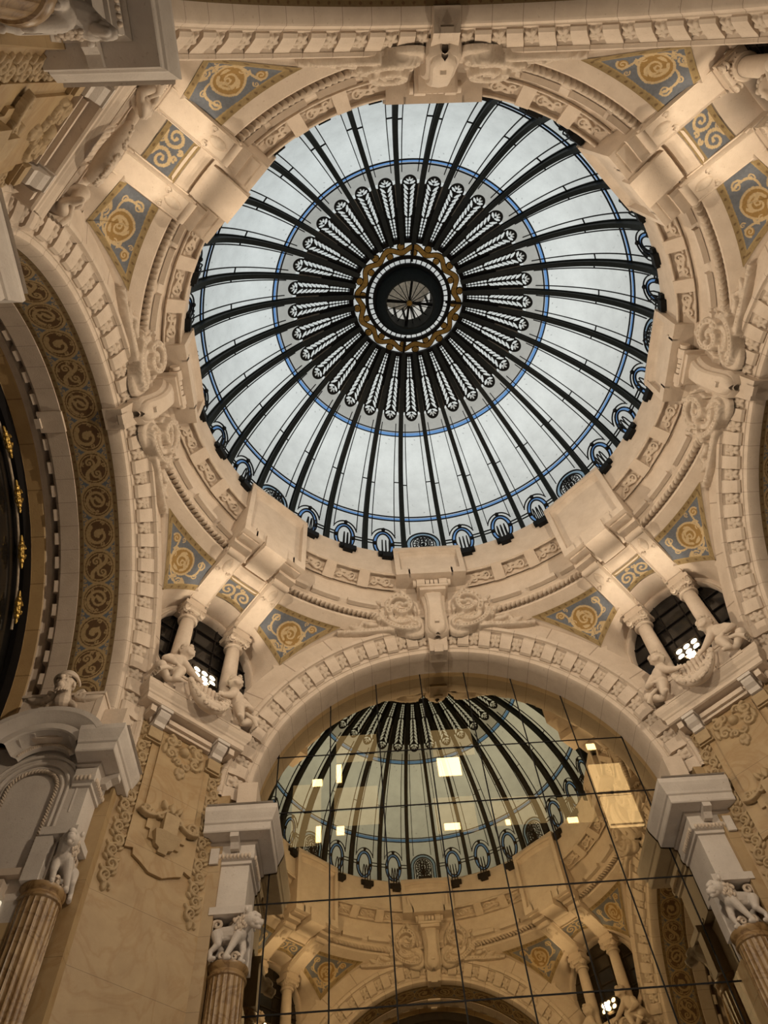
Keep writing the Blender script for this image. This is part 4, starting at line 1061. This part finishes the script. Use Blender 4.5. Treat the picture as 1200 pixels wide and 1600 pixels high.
# ------------------------------------------------------------------ putti, garland, floodlight
def build_putto(s):
    m = MB(); c = lambda p, q, r1, r2, n=12: m.cap(p, q, r1 * (1.3 if r1 > .02 else 1), r2 * (1.3 if r1 > .02 else 1), n)
    X = lambda x, y, z: (s * (.90 + (x - .90) * 1.12), 6.62 + (y - 6.62) * 1.15, 10.62 + (z - 10.62) * 1.08)
    c(X(.72, 6.66, 11.27), X(.84, 6.74, 11.02), .145, .135); c(X(.84, 6.74, 11.02), X(.92, 6.78, 10.86), .14, .17)
    c(X(.64, 6.60, 11.33), X(.82, 6.68, 11.30), .085, .085); c(X(.70, 6.62, 11.34), X(.64, 6.58, 11.46), .065, .06)
    m.ell(X(.62, 6.55, 11.53), (.135, .145, .155)); m.ell(X(.60, 6.47, 11.48), (.075, .07, .075)); m.ell(X(.595, 6.425, 11.51), (.02, .03, .025))
    for e in (-1, 1): m.ell(X(.60 + e * .05, 6.45, 11.465), (.04, .04, .04)); m.ell(X(.62 + e * .118, 6.56, 11.51), (.02, .03, .035))
    # belly, chest
    m.ell(X(.80, 6.64, 11.04), (.12, .12, .12)); m.ell(X(.70, 6.58, 11.22), (.09, .07, .07)); m.ell(X(.80, 6.58, 11.20), (.08, .07, .07))
    # near arm reaching to the garland
    c(X(.64, 6.57, 11.30), X(.50, 6.50, 11.10), .068, .056); c(X(.50, 6.50, 11.10), X(.36, 6.47, 10.98), .056, .038); m.ell(X(.33, 6.46, 10.965), (.05, .035, .04))
    for k in range(4): c(X(.31, 6.435 + .012 * k, 10.99 - .018 * k), X(.255, 6.43 + .012 * k, 10.975 - .022 * k), .014, .011, 6)
    c(X(.34, 6.45, 10.99), X(.31, 6.42, 11.02), .015, .011, 6)
    # far arm resting on the thigh
    c(X(.86, 6.62, 11.28), X(.98, 6.52, 11.08), .068, .056); c(X(.98, 6.52, 11.08), X(.86, 6.42, 10.98), .054, .038); m.ell(X(.83, 6.405, 10.97), (.05, .04, .032))
    for k in range(4): c(X(.80, 6.40, 10.99 - .016 * k), X(.75, 6.385, 10.965 - .016 * k), .014, .011, 6)
    # legs: one knee raised, one tucked
    c(X(.88, 6.72, 10.86), X(.70, 6.46, 10.92), .125, .085); c(X(.70, 6.46, 10.92), X(.76, 6.44, 10.69), .08, .052); c(X(.76, 6.44, 10.66), X(.68, 6.38, 10.64), .045, .035)
    c(X(.96, 6.72, 10.84), X(1.04, 6.47, 10.80), .125, .085); c(X(1.04, 6.47, 10.80), X(.88, 6.52, 10.70), .078, .055); c(X(.86, 6.53, 10.68), X(.78, 6.48, 10.65), .045, .035)
    c(X(.95, 6.80, 10.8), X(1.06, 6.72, 10.68), .12, .07)
    root = thing('putto_statue', X(.8, 6.6, 10.62), 'x', 'statue', 'putti on the pier cornices')
    body = part('body', remesh(m, .015, 3), STONE, root, smooth=True)
    h = MB()
    r2 = random.Random(7)
    for k in range(46):
        a, b = r2.uniform(0, 2 * PI), r2.uniform(-.1, 1.0)
        d = np.array([math.cos(a) * math.sqrt(1 - b * b), math.sin(a) * math.sqrt(1 - b * b), b])
        if d[1] < -.55 and d[2] < .45: continue
        h.ell(np.array(X(.62, 6.565, 11.56)) + d * np.array([.135, .145, .145]), r2.uniform(.032, .05), nu=8, nv=6)
    part('hair', h, CARVE, body, smooth=True)
    dr = MB()
    for k in range(5): dr.tube([X(.86 + .03 * k, 6.46 + .05 * k, 10.86 - .01 * k), X(.98 + .02 * k, 6.40 + .03 * k, 10.76), X(1.08, 6.42 + .05 * k, 10.66)], [.035, .045, .04], 8)
    part('drapery', dr, CARVE, body, smooth=True)
    return root
for s, side in ((-1, 'left'), (1, 'right')):
    place(build_putto(s), corners('crouching curly-haired putto statue on the %s end of the cornice ' % side + '%s'))
def build_garland():
    m = MB(); r2 = random.Random(3)
    P = bez((-.44, 6.44, 10.92), (-.24, 6.34, 10.30), (.24, 6.34, 10.30), (.44, 6.44, 10.92), 24)
    rad = .05 + .075 * np.sin(np.linspace(0, PI, 24))
    m.tube(P, rad, 12)
    root = thing('stone_garland', (0, 6.45, 10.62), 'x', 'garland', 'stone garlands between the putti')
    part('swag', m, STONE, root, smooth=True)
    f = MB()
    for i in range(1, 23):
        for k in range(6):
            a = r2.uniform(0, 2 * PI); d = np.array([.4 * math.cos(a), -abs(math.cos(a * .7)), math.sin(a)]); d /= np.linalg.norm(d)
            R3 = None; f.ell(P[i] + d * rad[i] * .95, (r2.uniform(.025, .05), r2.uniform(.02, .035), r2.uniform(.025, .045)), nu=8, nv=6)
    part('flowers', f, CARVE, root, smooth=True)
    # fluted block behind the swag
    b = MB()
    for k in range(7): b.tube([(-.27 + .09 * k, 6.62, 10.6), (-.27 + .09 * k, 6.62, 11.14)], .05, 10)
    b.box(-.33, .33, 6.62, 6.9, 10.6, 11.16); part('fluted_block', b, STONE, root, smooth=40)
    return root
place(build_garland(), corners('carved stone garland hanging over the middle of the cornice %s'))
def build_flood():
    root = thing('floodlight', (0, 6.80, 11.16), 'x', 'lamp', 'six-lens floodlights on the pier cornices')
    R = Matrix.Rotation(math.radians(-12), 3, 'X')
    def tr(p): v = R @ Vector((p[0], p[1], p[2])); return (v.x, v.y + 6.76, v.z + 11.56)
    def bx(x0, x1, y0, y1, z0, z1):
        b = MB(); b.box(x0, x1, y0, y1, z0, z1); return [tr(v) for v in b.verts()], b.F
    m = MB(); m.add(*bx(-.29, .29, 0, .10, -.19, .19))
    for x in (-.29, .27): m.add(*bx(x, x + .02, -.03, .0, -.19, .19))
    for z in (-.19, .17): m.add(*bx(-.29, .29, -.03, .0, z, z + .02))
    for k in range(9): m.add(*bx(-.26 + k * .06, -.245 + k * .06, .10, .16, -.16, .16))
    hs = part('housing', m, plain('lamp_housing', (.05, .035, .02), .5, .3), root, smooth=False)
    m = MB(); m.box(-.31, -.28, 6.72, 6.86, 11.14, 11.58); m.box(.28, .31, 6.72, 6.86, 11.14, 11.58); m.box(-.31, .31, 6.72, 6.86, 11.12, 11.17)
    part('bracket', m, BLACK, root, smooth=False)
    for i in range(3):
        for j in range(2):
            m = MB(); cx, cz = (i - 1) * .18, (j - .5) * .18
            pts = [tr((cx + .068 * math.cos(a), -.012, cz + .068 * math.sin(a))) for a in np.linspace(0, 2 * PI, 20, endpoint=False)]
            m.add(pts, [tuple(range(20))]); part('lens', m, LED, hs, smooth=False)
    return root
fl = place(build_flood(), corners('lit six-lens floodlight between small columns, corner %s'))
for (deg, c_) in CORN:
    l = bpy.data.lights.new('flood_lamp', 'SPOT'); l.energy = FLOOD * (1.0); l.color = (1, .82, .61); l.shadow_soft_size = .09; l.spot_size = math.radians(126); l.spot_blend = 1.0
    o = bpy.data.objects.new('flood_lamp', l); COL.objects.link(o)
    a = math.radians(deg); p = rz(a, (0, 6.60, 11.50)); o.location = (p[0], p[1], p[2] + ZO)
    tgt = Vector((0, 0, 11.2 + ZO)); o.rotation_euler = (tgt - o.location).to_track_quat('-Z', 'Y').to_euler()

    l = bpy.data.lights.new('cornice_fill_spot', 'SPOT'); l.energy = UP; l.color = (1, .83, .62); l.shadow_soft_size = .05; l.spot_size = math.radians(66); l.spot_blend = .4  # unseen spot added to brighten the consoles above the cornice
    o = bpy.data.objects.new('cornice_fill_spot', l); COL.objects.link(o)
    p = rz(a, (0, 6.72, 11.25)); o.location = (p[0], p[1], p[2] + ZO); t_ = rz(a, (0, 6.78, 13.4)); o.rotation_euler = (Vector((t_[0], t_[1], t_[2] + ZO)) - o.location).to_track_quat('-Z', 'Y').to_euler()

# ------------------------------------------------------------------ carving on the marble piers
def pier_face(X, Yy, H): return np.stack([X, 6.995 - H, Yy], -1)
def build_pier():
    root = thing('carved_pier_panel', (0, 7.0, 7.2), 'x', 'wall panel', 'carved panels on the corner piers')
    mb = MB()  # raised slab with stepped foot
    poly = [(-.60, 10.0), (-.60, 7.62), (-.46, 7.66), (-.44, 7.56), (-.30, 7.50), (-.12, 7.40), (.12, 7.40), (.30, 7.50), (.44, 7.56), (.46, 7.66), (.60, 7.62), (.60, 10.0)]
    mb.prism(poly, lambda x, z: (x, 6.95, z), lambda x, z: (x, 7.02, z)); part('raised_slab', mb, MARBLE, root, smooth=False)
    mb = MB()
    poly = [(-.46, 9.9), (-.46, 8.25), (-.36, 8.25), (-.36, 8.05), (-.28, 8.05), (-.28, 7.9), (.28, 7.9), (.28, 8.05), (.36, 8.05), (.36, 8.25), (.46, 8.25), (.46, 9.9)]
    mb.prism(poly, lambda x, z: (x, 6.91, z), lambda x, z: (x, 6.96, z)); part('inner_slab', mb, MARBLE, root, smooth=False)
    for s in (-1, 1):   # scrolling borders
        S = []
        for k in range(15):
            z = 7.02 + .20 * k + .06; sg = 1 if k % 2 else -1; x = s * (.735) + sg * .022
            S += spiral(x, z, .095, -PI / 2, 1.5, sg, .028, .065, .4)
            S.append((bez((s * .735 - sg * .09, z - .17), (s * .735 - sg * .12, z - .05), (x + sg * .02, z - .12), (x + sg * .085, z)), .022, .045, .3))
            S += leaf(x - sg * .08, z + .04, PI / 2 + sg * .8, .12, .03, .05, 0, 2, .4) + leaf(x + sg * .07, z + .07, PI / 2 - sg * .6, .09, .025, .045, 0, 2, .4)
        S += leaf(s * .735, 7.02, -PI / 2, .16, .05, .05, 0, 3, .4)
        mb = MB(); relief(mb, S, s * .735 - .15, s * .735 + .15, 6.82, 10.0, .010, pier_face, keep=False, sink=.01)
        part('scroll_border', mb, MARBLED, root, smooth=True)
    S = disc(0, 9.72, .095, .10)   # festoon under the cornice
    for s in (-1, 1):
        S += spiral(s * .30, 9.80, .12, PI / 2, 1.4, s, .04, .07, .4) + spiral(s * .24, 9.56, .10, 0, 1.3, -s, .035, .06, .4) + spiral(s * .09, 9.45, .08, PI, 1.2, s, .03, .055, .4) + spiral(s * .16, 9.86, .09, PI, 1.2, -s, .03, .06, .4)
        S += leaf(s * .12, 9.66, 0 if s > 0 else PI, .2, .05, .06, 0, 3, .4) + leaf(s * .38, 9.72, -PI / 2, .2, .05, .06, 0, 3, .4) + leaf(s * .05, 9.36, -PI / 2, .16, .05, .05, .3 * s, 3, .4)
    S += disc(0, 9.30, .07, .07) + leaf(0, 9.30, -PI / 2, .16, .06, .05, 0, 3, .4)
    S += disc(-.26, 9.83, .06, .07) + disc(.26, 9.83, .06, .07)
    mb = MB(); relief(mb, S, -.47, .47, 9.1, 10.02, .010, lambda X, Y_, H: np.stack([X, 6.905 - H, Y_], -1), keep=False, sink=.01); part('festoon', mb, MARBLED, root, smooth=True)
    mb = MB()  # corbel
    mb.prism([(-.13, 8.36), (-.13, 8.04), (-.24, 8.02), (-.16, 7.83), (-.08, 7.80), (-.08, 7.74), (.08, 7.74), (.08, 7.80), (.16, 7.83), (.24, 8.02), (.13, 8.04), (.13, 8.36)], lambda x, z: (x, 6.78 + max(0, (8.05 - z)) * .4, z), lambda x, z: (x, 6.95, z)); part('corbel', mb, MARBLED, root, smooth=False)
    S = []
    for s in (-1, 1):
        S += spiral(s * .17, 8.33, .07, PI, 1.3, -s, .03, .06) + spiral(s * .42, 8.33, .10, 0, 1.4, s, .035, .06) + [(bez((s * .08, 8.44), (s * .22, 8.30), (s * .36, 8.18), (s * .53, 8.28)), .035, .06, .3)]
        S += leaf(s * .1, 8.44, PI / 2 - s * .4, .2, .05, .07, 0, 3, .4) + leaf(s * .30, 8.28, 0 if s > 0 else PI, .16, .04, .05, 0, 2, .4) + leaf(s * .48, 8.28, PI / 2, .12, .04, .05, 0, 2, .4)
    S += leaf(0, 8.40, PI / 2, .22, .07, .08, 0, 4, .4)
    mb = MB(); relief(mb, S, -.58, .58, 8.1, 8.72, .010, lambda X, Y_, H: np.stack([X, 6.905 - H * 1.4, Y_], -1), keep=False, sink=.01); part('corbel_scrolls', mb, MARBLED, root, smooth=True)
    return root
place(build_pier(), corners('carved honey marble pier panel with scroll borders %s'))
# ------------------------------------------------------------------ impost: entablature, lion capital, column at each arch jamb
def entab_profile(): return [(o * 1.22, z) for o, z in entab0()]
def entab0(): return [(0, 8.02), (.03, 8.03), (.03, 8.08), (.06, 8.10), (.07, 8.18), (.06, 8.22), (.06, 8.34), (.10, 8.36), (.10, 8.40), (.27, 8.42), (.28, 8.44), (.28, 8.56), (.30, 8.58), (.31, 8.62), (.34, 8.70), (.36, 8.76), (.36, 8.85), (.2, 8.87), (-.2, 8.87)]
def build_entab(s, yend, yb=None):
    yb = yb or yend
    xf, yf = 3.67, 5.68
    root = thing('impost_entablature', (s * 3.7, 5.6, 8.02), 'x', 'entablature', 'entablatures where the arches start')
    pr = entab_profile()
    mb = MB(); mb.grid([[(s * 4.42, yf - o, z) for o, z in pr], [(s * (xf - o), yf - o, z) for o, z in pr], [(s * (xf - o), yend, z) for o, z in pr]])
    mb.grid([[(s * x, y, 8.865) for y in (5.2, yend)] for x in (3.3, 4.4)])
    part('cornice_moulding', mb, GREY, root, smooth=False)
    mb = MB(); mb.prism([(5.36, 8.42), (5.36, 8.34), (5.46, 8.30), (5.52, 8.22), (5.62, 8.22), (5.62, 8.42)], lambda y, z: (s * 3.84, y, z), lambda y, z: (s * 3.98, y, z)); part('modillion', mb, GREY, root, smooth=False)
    mb = MB()
    for k in range(9): mb.ell((s * (3.67 + .06 * k), yf - .085, 8.14), (.027, .03, .045), nu=8, nv=6)
    for k in range(4 if yb != yend else 10): mb.ell((s * (xf - .085), yf + .06 * k, 8.14), (.03, .027, .045), nu=8, nv=6)
    part('leaf_moulding', mb, CARVE, root, smooth=True)
    mb = MB(); mb.box(*sorted((s * xf, s * 4.16)), yf, yb, 7.25, 8.04); mb.box(*sorted((s * (xf - .13), s * 4.19)), yf - .10, yf + .4, 7.15, 7.27); mb.box(*sorted((s * (xf - .02), s * 4.18)), yf - .03, yf + .5, 7.27, 7.32)
    mb.box(*sorted((s * (xf + .12), s * 4.11)), yf + .26, yend, 6.31, 7.2); mb.box(*sorted((s * 4.16, s * 4.30)), 5.56, 5.75, 8.0, 8.28)
    part('pilaster_block', mb, GREY, root, smooth=False)
    return root
def build_lion(s):
    m = MB(); c = m.cap; x0, y0 = 3.86, 5.72
    X = lambda x, y, z: (s * (x0 - 1.1 * x), y0 + y, 6.48 + (z - 6.40) * 1.13)    # x towards the opening
    c(X(-.10, .02, 6.78), X(.12, -.02, 6.76), .115, .13); c(X(-.16, .02, 6.76), X(-.06, .0, 6.78), .12, .10)
    m.ell(X(.0, .0, 6.72), (.15, .10, .08))
    c(X(.12, -.02, 6.82), X(.23, -.06, 6.92), .135, .125)          # mane neck
    m.ell(X(.28, -.10, 6.91), (.115, .105, .11)); c(X(.32, -.12, 6.89), X(.42, -.15, 6.83), .075, .055); m.ell(X(.45, -.155, 6.85), (.024, .042, .022))
    c(X(.33, -.125, 6.82), X(.41, -.145, 6.775), .048, .034); c(X(.33, -.11, 6.965), X(.385, -.125, 6.93), .06, .048)
    for e in (-1, 1): m.ell(X(.23, -.10 + e * .11, 7.0), (.032, .03, .045)); m.ell(X(.365, -.125 + e * .055, 6.925), (.024, .02, .022)); m.ell(X(.39, -.14 + e * .04, 6.815), (.042, .028, .028))
    # front legs
    c(X(.13, -.08, 6.72), X(.06, -.11, 6.56), .075, .05); c(X(.06, -.11, 6.56), X(.0, -.12, 6.43), .048, .038); c(X(.0, -.12, 6.415), X(.045, -.13, 6.41), .04, .035)
    c(X(.16, .05, 6.72), X(.20, .03, 6.56), .07, .05); c(X(.20, .03, 6.56), X(.17, .02, 6.43), .045, .036); c(X(.17, .02, 6.415), X(.22, .0, 6.41), .038, .033)
    # hind legs: knee forward, hock back
    c(X(-.16, -.06, 6.74), X(-.12, -.11, 6.60), .09, .055); c(X(-.12, -.11, 6.60), X(-.21, -.10, 6.51), .05, .036); c(X(-.21, -.10, 6.51), X(-.20, -.11, 6.42), .034, .034); c(X(-.20, -.11, 6.412), X(-.15, -.13, 6.41), .036, .032)
    c(X(-.17, .07, 6.74), X(-.10, .07, 6.60), .085, .05); c(X(-.10, .07, 6.60), X(-.16, .07, 6.50), .045, .034); c(X(-.16, .07, 6.50), X(-.14, .06, 6.42), .034, .034)
    root = thing('lion_capital', X(0, .1, 6.4), 'x', 'statue', 'lion capitals')
    part('body', remesh(m, .009, 1), GREY, root, smooth=True)
    h = MB(); r2 = random.Random(11)
    for k in range(70):
        a = r2.uniform(0, 2 * PI); t = r2.uniform(0, 1); cc = np.array([.22 - .14 * t, -.06 + .04 * t, 6.92 - .11 * t]); rr = .125 + .015 * t
        p = X(cc[0] + r2.uniform(-.03, .02), cc[1] + rr * math.cos(a), cc[2] + rr * math.sin(a)); h.ell(p, (.028, .022, .036), nu=7, nv=5)
    part('mane', h, CARVE, root, smooth=True)
    t = MB(); P = spiral(0, 0, .085, -PI / 2, 1.5, -1, 1, 1)[0][0]
    pts = [X(-.22, .0, 6.74), X(-.26, -.02, 6.82)] + [X(-.175 + p[0], -.03, 6.90 + p[1]) for p in P[4:]]
    t.tube(pts, np.linspace(.03, .022, len(pts)), 8); part('tail', t, CARVE, root, smooth=True)
    for (px, pz, d) in ((.02, 6.93, 1), (-.06, 6.50, -1), (.10, 6.47, 1)):
        P = spiral(0, 0, .06, 0, 1.3, d, 1, 1)[0][0]; t = MB(); t.tube([X(px + p[0], .06 if pz > 6.8 else -.02, pz + p[1]) for p in P], np.linspace(.028, .018, len(P)), 7); part('scroll', t, CARVE, root, smooth=True)

    b = MB(); b.box(*sorted((X(-.27, 0, 0)[0], X(.27, 0, 0)[0])), y0 + .17, y0 + .40, 6.48, 7.14); part('core_block', b, GREY, root, smooth=False)
    return root
def flutes(r0, r1, z0, z1, c, n=22):
    A = np.linspace(0, 2 * PI, n * 8, endpoint=False); f = np.abs(np.cos(A * n / 2)) ** .6
    rows = []
    for t in np.linspace(0, 1, 10):
        r = r0 + (r1 - r0) * t; d = .028 * (1 if .02 < t < .985 else 0)
        rows.append([(c[0] + (r - d * k) * math.cos(a), c[1] + (r - d * k) * math.sin(a), z0 + (z1 - z0) * t) for a, k in zip(A, f)])
    return rows
def build_bigcol(s):
    cx, cy = s * 3.86, 5.89
    root = thing('fluted_column', (cx, cy, -1.6), 'x', 'column', 'fluted marble columns')
    mb = MB(); mb.grid(flutes(.31, .262, -1.2, 6.30, (cx, cy)), cv=True); part('shaft', mb, COLMARB, root, smooth=30)
    mb = MB(); mb.lathe([(.26, 6.28), (.285, 6.295), (.29, 6.32), (.27, 6.34), (.262, 6.38), (.285, 6.41), (.30, 6.44), (.30, 6.475), (.05, 6.48)], 40, (cx, cy, 0)); part('necking', mb, COLMARB, root)
    mb = MB(); mb.lathe([(.42, -1.6), (.42, -1.5), (.40, -1.44), (.34, -1.38), (.38, -1.32), (.33, -1.22), (.31, -1.18)], 40, (cx, cy, 0)); part('base', mb, COLMARB, root)
    return root
EL = {(0, -1): "white entablature block at the glass wall's left edge", (0, 1): "white entablature block at the glass wall's right edge", (90, 1): "grey entablature block right of the curved pediment, photo's lower left", (90, -1): "grey entablature edge cut off at photo's left margin, upper half", (180, 1): 'big grey entablature underside in the upper left corner of the photo', (180, -1): 'entablature of the arch above the photo, right end', (270, -1): "entablature of the right arch beyond photo's edge, glass wall end", (270, 1): "entablature of the right arch beyond photo's edge, far end"}
WHERE = {(0, -1): "at the glass wall's left edge", (0, 1): "at the glass wall's right edge", (90, 1): "at photo's lower left, below the curved pediment", (90, -1): "of the left arch, nearer the viewer", (180, 1): 'in the upper left corner of the photo', (180, -1): 'behind the viewer, right end', (270, -1): "of the right arch, glass wall end", (270, 1): "of the right arch, nearer the viewer"}
for s in (-1, 1):
    for yend, yb, degs in ((6.48, 6.48, (0,)), (7.9, 7.9, (90, 180, 270))):
        if yend > 7 and s == 1: place(build_entab(s, 5.92, 6.0), [(90, EL[(90, s)])])[0].location.x -= .12; degs = (180, 270)
        place(build_entab(s, yend, yb), [(d, EL[(d, s)]) for d in degs])
    place(build_lion(s), [(d, 'standing stone lion capital on the fluted column ' + WHERE[(d, s)]) for d in (0, 90, 180, 270)])
    place(build_bigcol(s), [(d, 'fluted brown marble column ' + WHERE[(d, s)]) for d in (0, 90, 180, 270)])
    if s == 1:
        for o in bpy.data.objects:
            if o.parent is None and o.get('label', '').endswith(WHERE[(90, 1)]): o.location.x -= .12
            if o.parent is None and (o.get('label', '').endswith(WHERE[(180, 1)]) or o.get('label') == EL[(180, 1)]): o.location.y -= SHY; o.location.x -= SHX

# ------------------------------------------------------------------ the niche, pediment and head on the left vault's wall (built for the arch's right jamb, then turned)
def jp(u, z, off=0.0): return (3.71 - off, u, z)      # u = depth into the vault, off = out of the wall
nic = thing('niche_panel', (3.62, 6.5, 6.4), "pale niche panel with rope border under the curved pediment, lower left", 'wall panel')
UC, ZT, RW_ = 6.63, 8.02, .36
mb = MB(); mb.box(3.70, 3.78, 5.98, 8.0, 6.0, 8.9); part('backing_slab', mb, GREY, nic, smooth=False)
def archline(r, zb, n=24): return [jp(UC - r, zb)] + [jp(UC + r * math.sin(a), ZT + r * math.cos(a)) for a in np.linspace(-PI / 2, PI / 2, n)] + [jp(UC + r, zb)]
def dense(P, st=.03):
    P = np.array(P); d = np.r_[0, np.cumsum(np.linalg.norm(np.diff(P, axis=0), axis=1))]; q = np.arange(0, d[-1], st)
    return np.stack([np.interp(q, d, P[:, k]) for k in range(3)], 1)
P = dense(archline(RW_, 6.72), .05); mb = MB()
for k in range(len(P)):
    t = np.gradient(P, axis=0)[k]; t /= np.linalg.norm(t); d1 = t * .75 + np.cross(t, [1, 0, 0]) * .66; d2 = np.cross([1, 0, 0], d1); mb.ell(P[k] + np.array([-.05, 0, 0]), (.045, .02, .03), np.stack([d1, d2, [1, 0, 0]], 1), 8, 6)
part('rope_border', mb, CARVE, nic, smooth=True)
mb = MB(); mb.tube(dense(archline(RW_ + .07, 6.70)) + np.array([-.01, 0, 0]), .03, 8); mb.tube(dense(archline(RW_ + .16, 6.70)) + np.array([-.02, 0, 0]), .035, 8); mb.tube(dense(archline(RW_ + .30, 7.6)) + np.array([-.02, 0, 0]), .03, 8)
part('arched_moulding', mb, GREY, nic, smooth=40)
mb = MB(); mb.box(3.60, 3.74, UC - .52, UC + .62, 6.60, 6.70); mb.box(3.54, 3.74, UC - .20, UC + .70, 6.36, 6.50); mb.box(3.50, 3.74, UC - .22, UC + .72, 6.32, 6.36); part('sill', mb, STONE, nic, smooth=False)  # lighter stone on the sill stands in for light falling on it
spin(nic, 90)
ped = thing('curved_pediment', (3.55, 6.55, 8.4), 'curved stone pediment arching over the niche panel, lower left', 'pediment')
mb = MB(); UP = 6.62
pr = [(.0, -.36), (.05, -.34), (.06, -.24), (.10, -.22), (.26, -.20), (.28, -.18), (.28, -.06), (.31, -.02), (.34, .08), (.37, .14), (.37, .24), (.2, .26), (0, .26)]
rows = []
for a in np.radians(np.linspace(-62, 62, 33)):
    rows.append([(3.65 - o * 1.15, UP + (.80 + dz) * math.sin(a), 8.40 + (.80 + dz) * math.cos(a) * .86) for o, dz in pr])
mb.grid(rows); part('arched_cornice', mb, GREY, ped, smooth=30)
for k in range(-2, 3):
    a = k * .36; mb = MB()
    c0 = np.array([0, UP + .66 * math.sin(a), 8.40 + .58 * math.cos(a)]); mb.box(3.38, 3.68, c0[1] - .06, c0[1] + .06, c0[2] - .07, c0[2] + .05); part('modillion', mb, GREY, ped, smooth=False)
mb = MB()
for a in np.linspace(-1.0, 1.0, 30): mb.ell((3.60, UP + .47 * math.sin(a), 8.42 + .42 * math.cos(a)), (.03, .03, .035), nu=7, nv=5)
part('leaf_moulding', mb, CARVE, ped, smooth=True)
spin(ped, 90)
pl = thing('stone_plinth', (3.62, 6.6, 9.0), 'cream stone block with a projecting ledge above the curved pediment', 'plinth')
mb = MB(); mb.box(3.46, 3.9, 5.98, 7.26, 8.86, 9.74); part('block', mb, STONE, pl, smooth=False)
mb = MB(); mb.box(3.42, 3.9, 5.94, 7.30, 9.74, 9.80); mb.box(3.44, 3.9, 5.96, 6.06, 8.86, 9.74); part('ledge', mb, STONE, pl, smooth=False)
spin(pl, 90)
m = MB(); hx, hu, hz = 3.28, 6.60, 9.86
m.ell((hx + .04, hu, hz + .06), (.17, .15, .20)); m.ell((hx - .05, hu, hz - .05), (.115, .105, .14)); m.cap((hx - .14, hu, hz + .06), (hx - .19, hu, hz - .02), .022, .036); m.ell((hx - .12, hu, hz - .16), (.075, .06, .05))
m.cap((hx + .06, hu, hz - .1), (hx + .14, hu, hz - .26), .11, .15)
for z_, w_ in ((-.088, .045), (-.118, .038)): m.ell((hx - .155, hu, hz + z_), (.028, w_, .013))
for e in (-1, 1): m.ell((hx - .135, hu + e * .055, hz + .025), (.02, .026, .014)); m.cap((hx - .15, hu + e * .025, hz + .07), (hx - .11, hu + e * .10, hz + .06), .022, .018); m.ell((hx - .10, hu + e * .075, hz - .045), (.05, .03, .04)); m.ell((hx + .02, hu + e * .15, hz), (.04, .022, .055))
for k in range(9):
    a_ = (k - 4) * .33; m.cap((hx - .10 * math.cos(a_), hu + .10 * math.sin(a_), hz - .13), (hx - .13 * math.cos(a_), hu + .11 * math.sin(a_), hz - .27 + .02 * abs(k - 4)), .032, .016)
hd = thing('helmeted_bust', (3.4, 6.6, 9.6), 'helmeted stone bust jutting from the block above the curved pediment', 'statue')
part('face', remesh(m, .009, 1), CARVE, hd, smooth=True)
m = MB()
m.grid([[(hx + .05 + .20 * math.cos(t) * math.cos(p) * 1.0, hu + .19 * math.sin(p) * math.cos(t), hz + .10 + .20 * math.sin(t)) for p in np.linspace(-2.0 + PI, 2.0 + PI, 24)] for t in np.linspace(-.1, PI / 2, 10)])
m.tube([(hx + .05 + .205 * math.cos(p), hu + .195 * math.sin(p), hz + .09) for p in np.linspace(-2.0 + PI, 2.0 + PI, 24)], .025, 8)
part('helmet', m, CARVE, hd, smooth=True)
S = []
for s_ in (-1, 1): S += spiral(6.60 + s_ * .27, 9.72, .10, PI / 2, 1.3, s_, .045, .09) + leaf(6.60 + s_ * .22, 9.66, 0 if s_ > 0 else PI, .40, .07, .07, .3 * s_, 3, .4) + leaf(6.6 + s_ * .1, 9.62, -PI / 2 + s_ * .8, .2, .06, .1, 0, 3, .4)
S += leaf(6.60, 9.68, -PI / 2, .16, .09, .14, 0, 3, .4)
m = MB(); relief(m, S, 5.9, 7.3, 9.45, 9.9, .012, lambda X, Yy, H: np.stack([3.46 - H, X, Yy], -1), keep=False, sink=.01); part('beard_scrolls', m, CARVE, hd, smooth=True)
spin(hd, 90)
mb = MB(); mb.box(3.66, 3.76, 6.42, 6.75, 5.75, 6.28)
o = single('lit_window', mb, emit('shop_light', (1, .86, .62), .8), (3.6, 6.55, 5.75), 'bright lit window beside the fluted column at the left edge', 'window', smooth=False); spin(o, 90)
# fill lamps in the lower hall, out of view, added for brightness
for (x, y) in ((3.2, 3.2), (-3.2, 3.2), (3.2, -3.2), (-3.2, -3.2)):
    l = bpy.data.lights.new('lower_fill', 'POINT'); l.energy = LOW_FILL; l.color = (1, .86, .70); l.shadow_soft_size = .5
    o = bpy.data.objects.new('lower_fill', l); COL.objects.link(o); o.location = (x, y, 1.2)
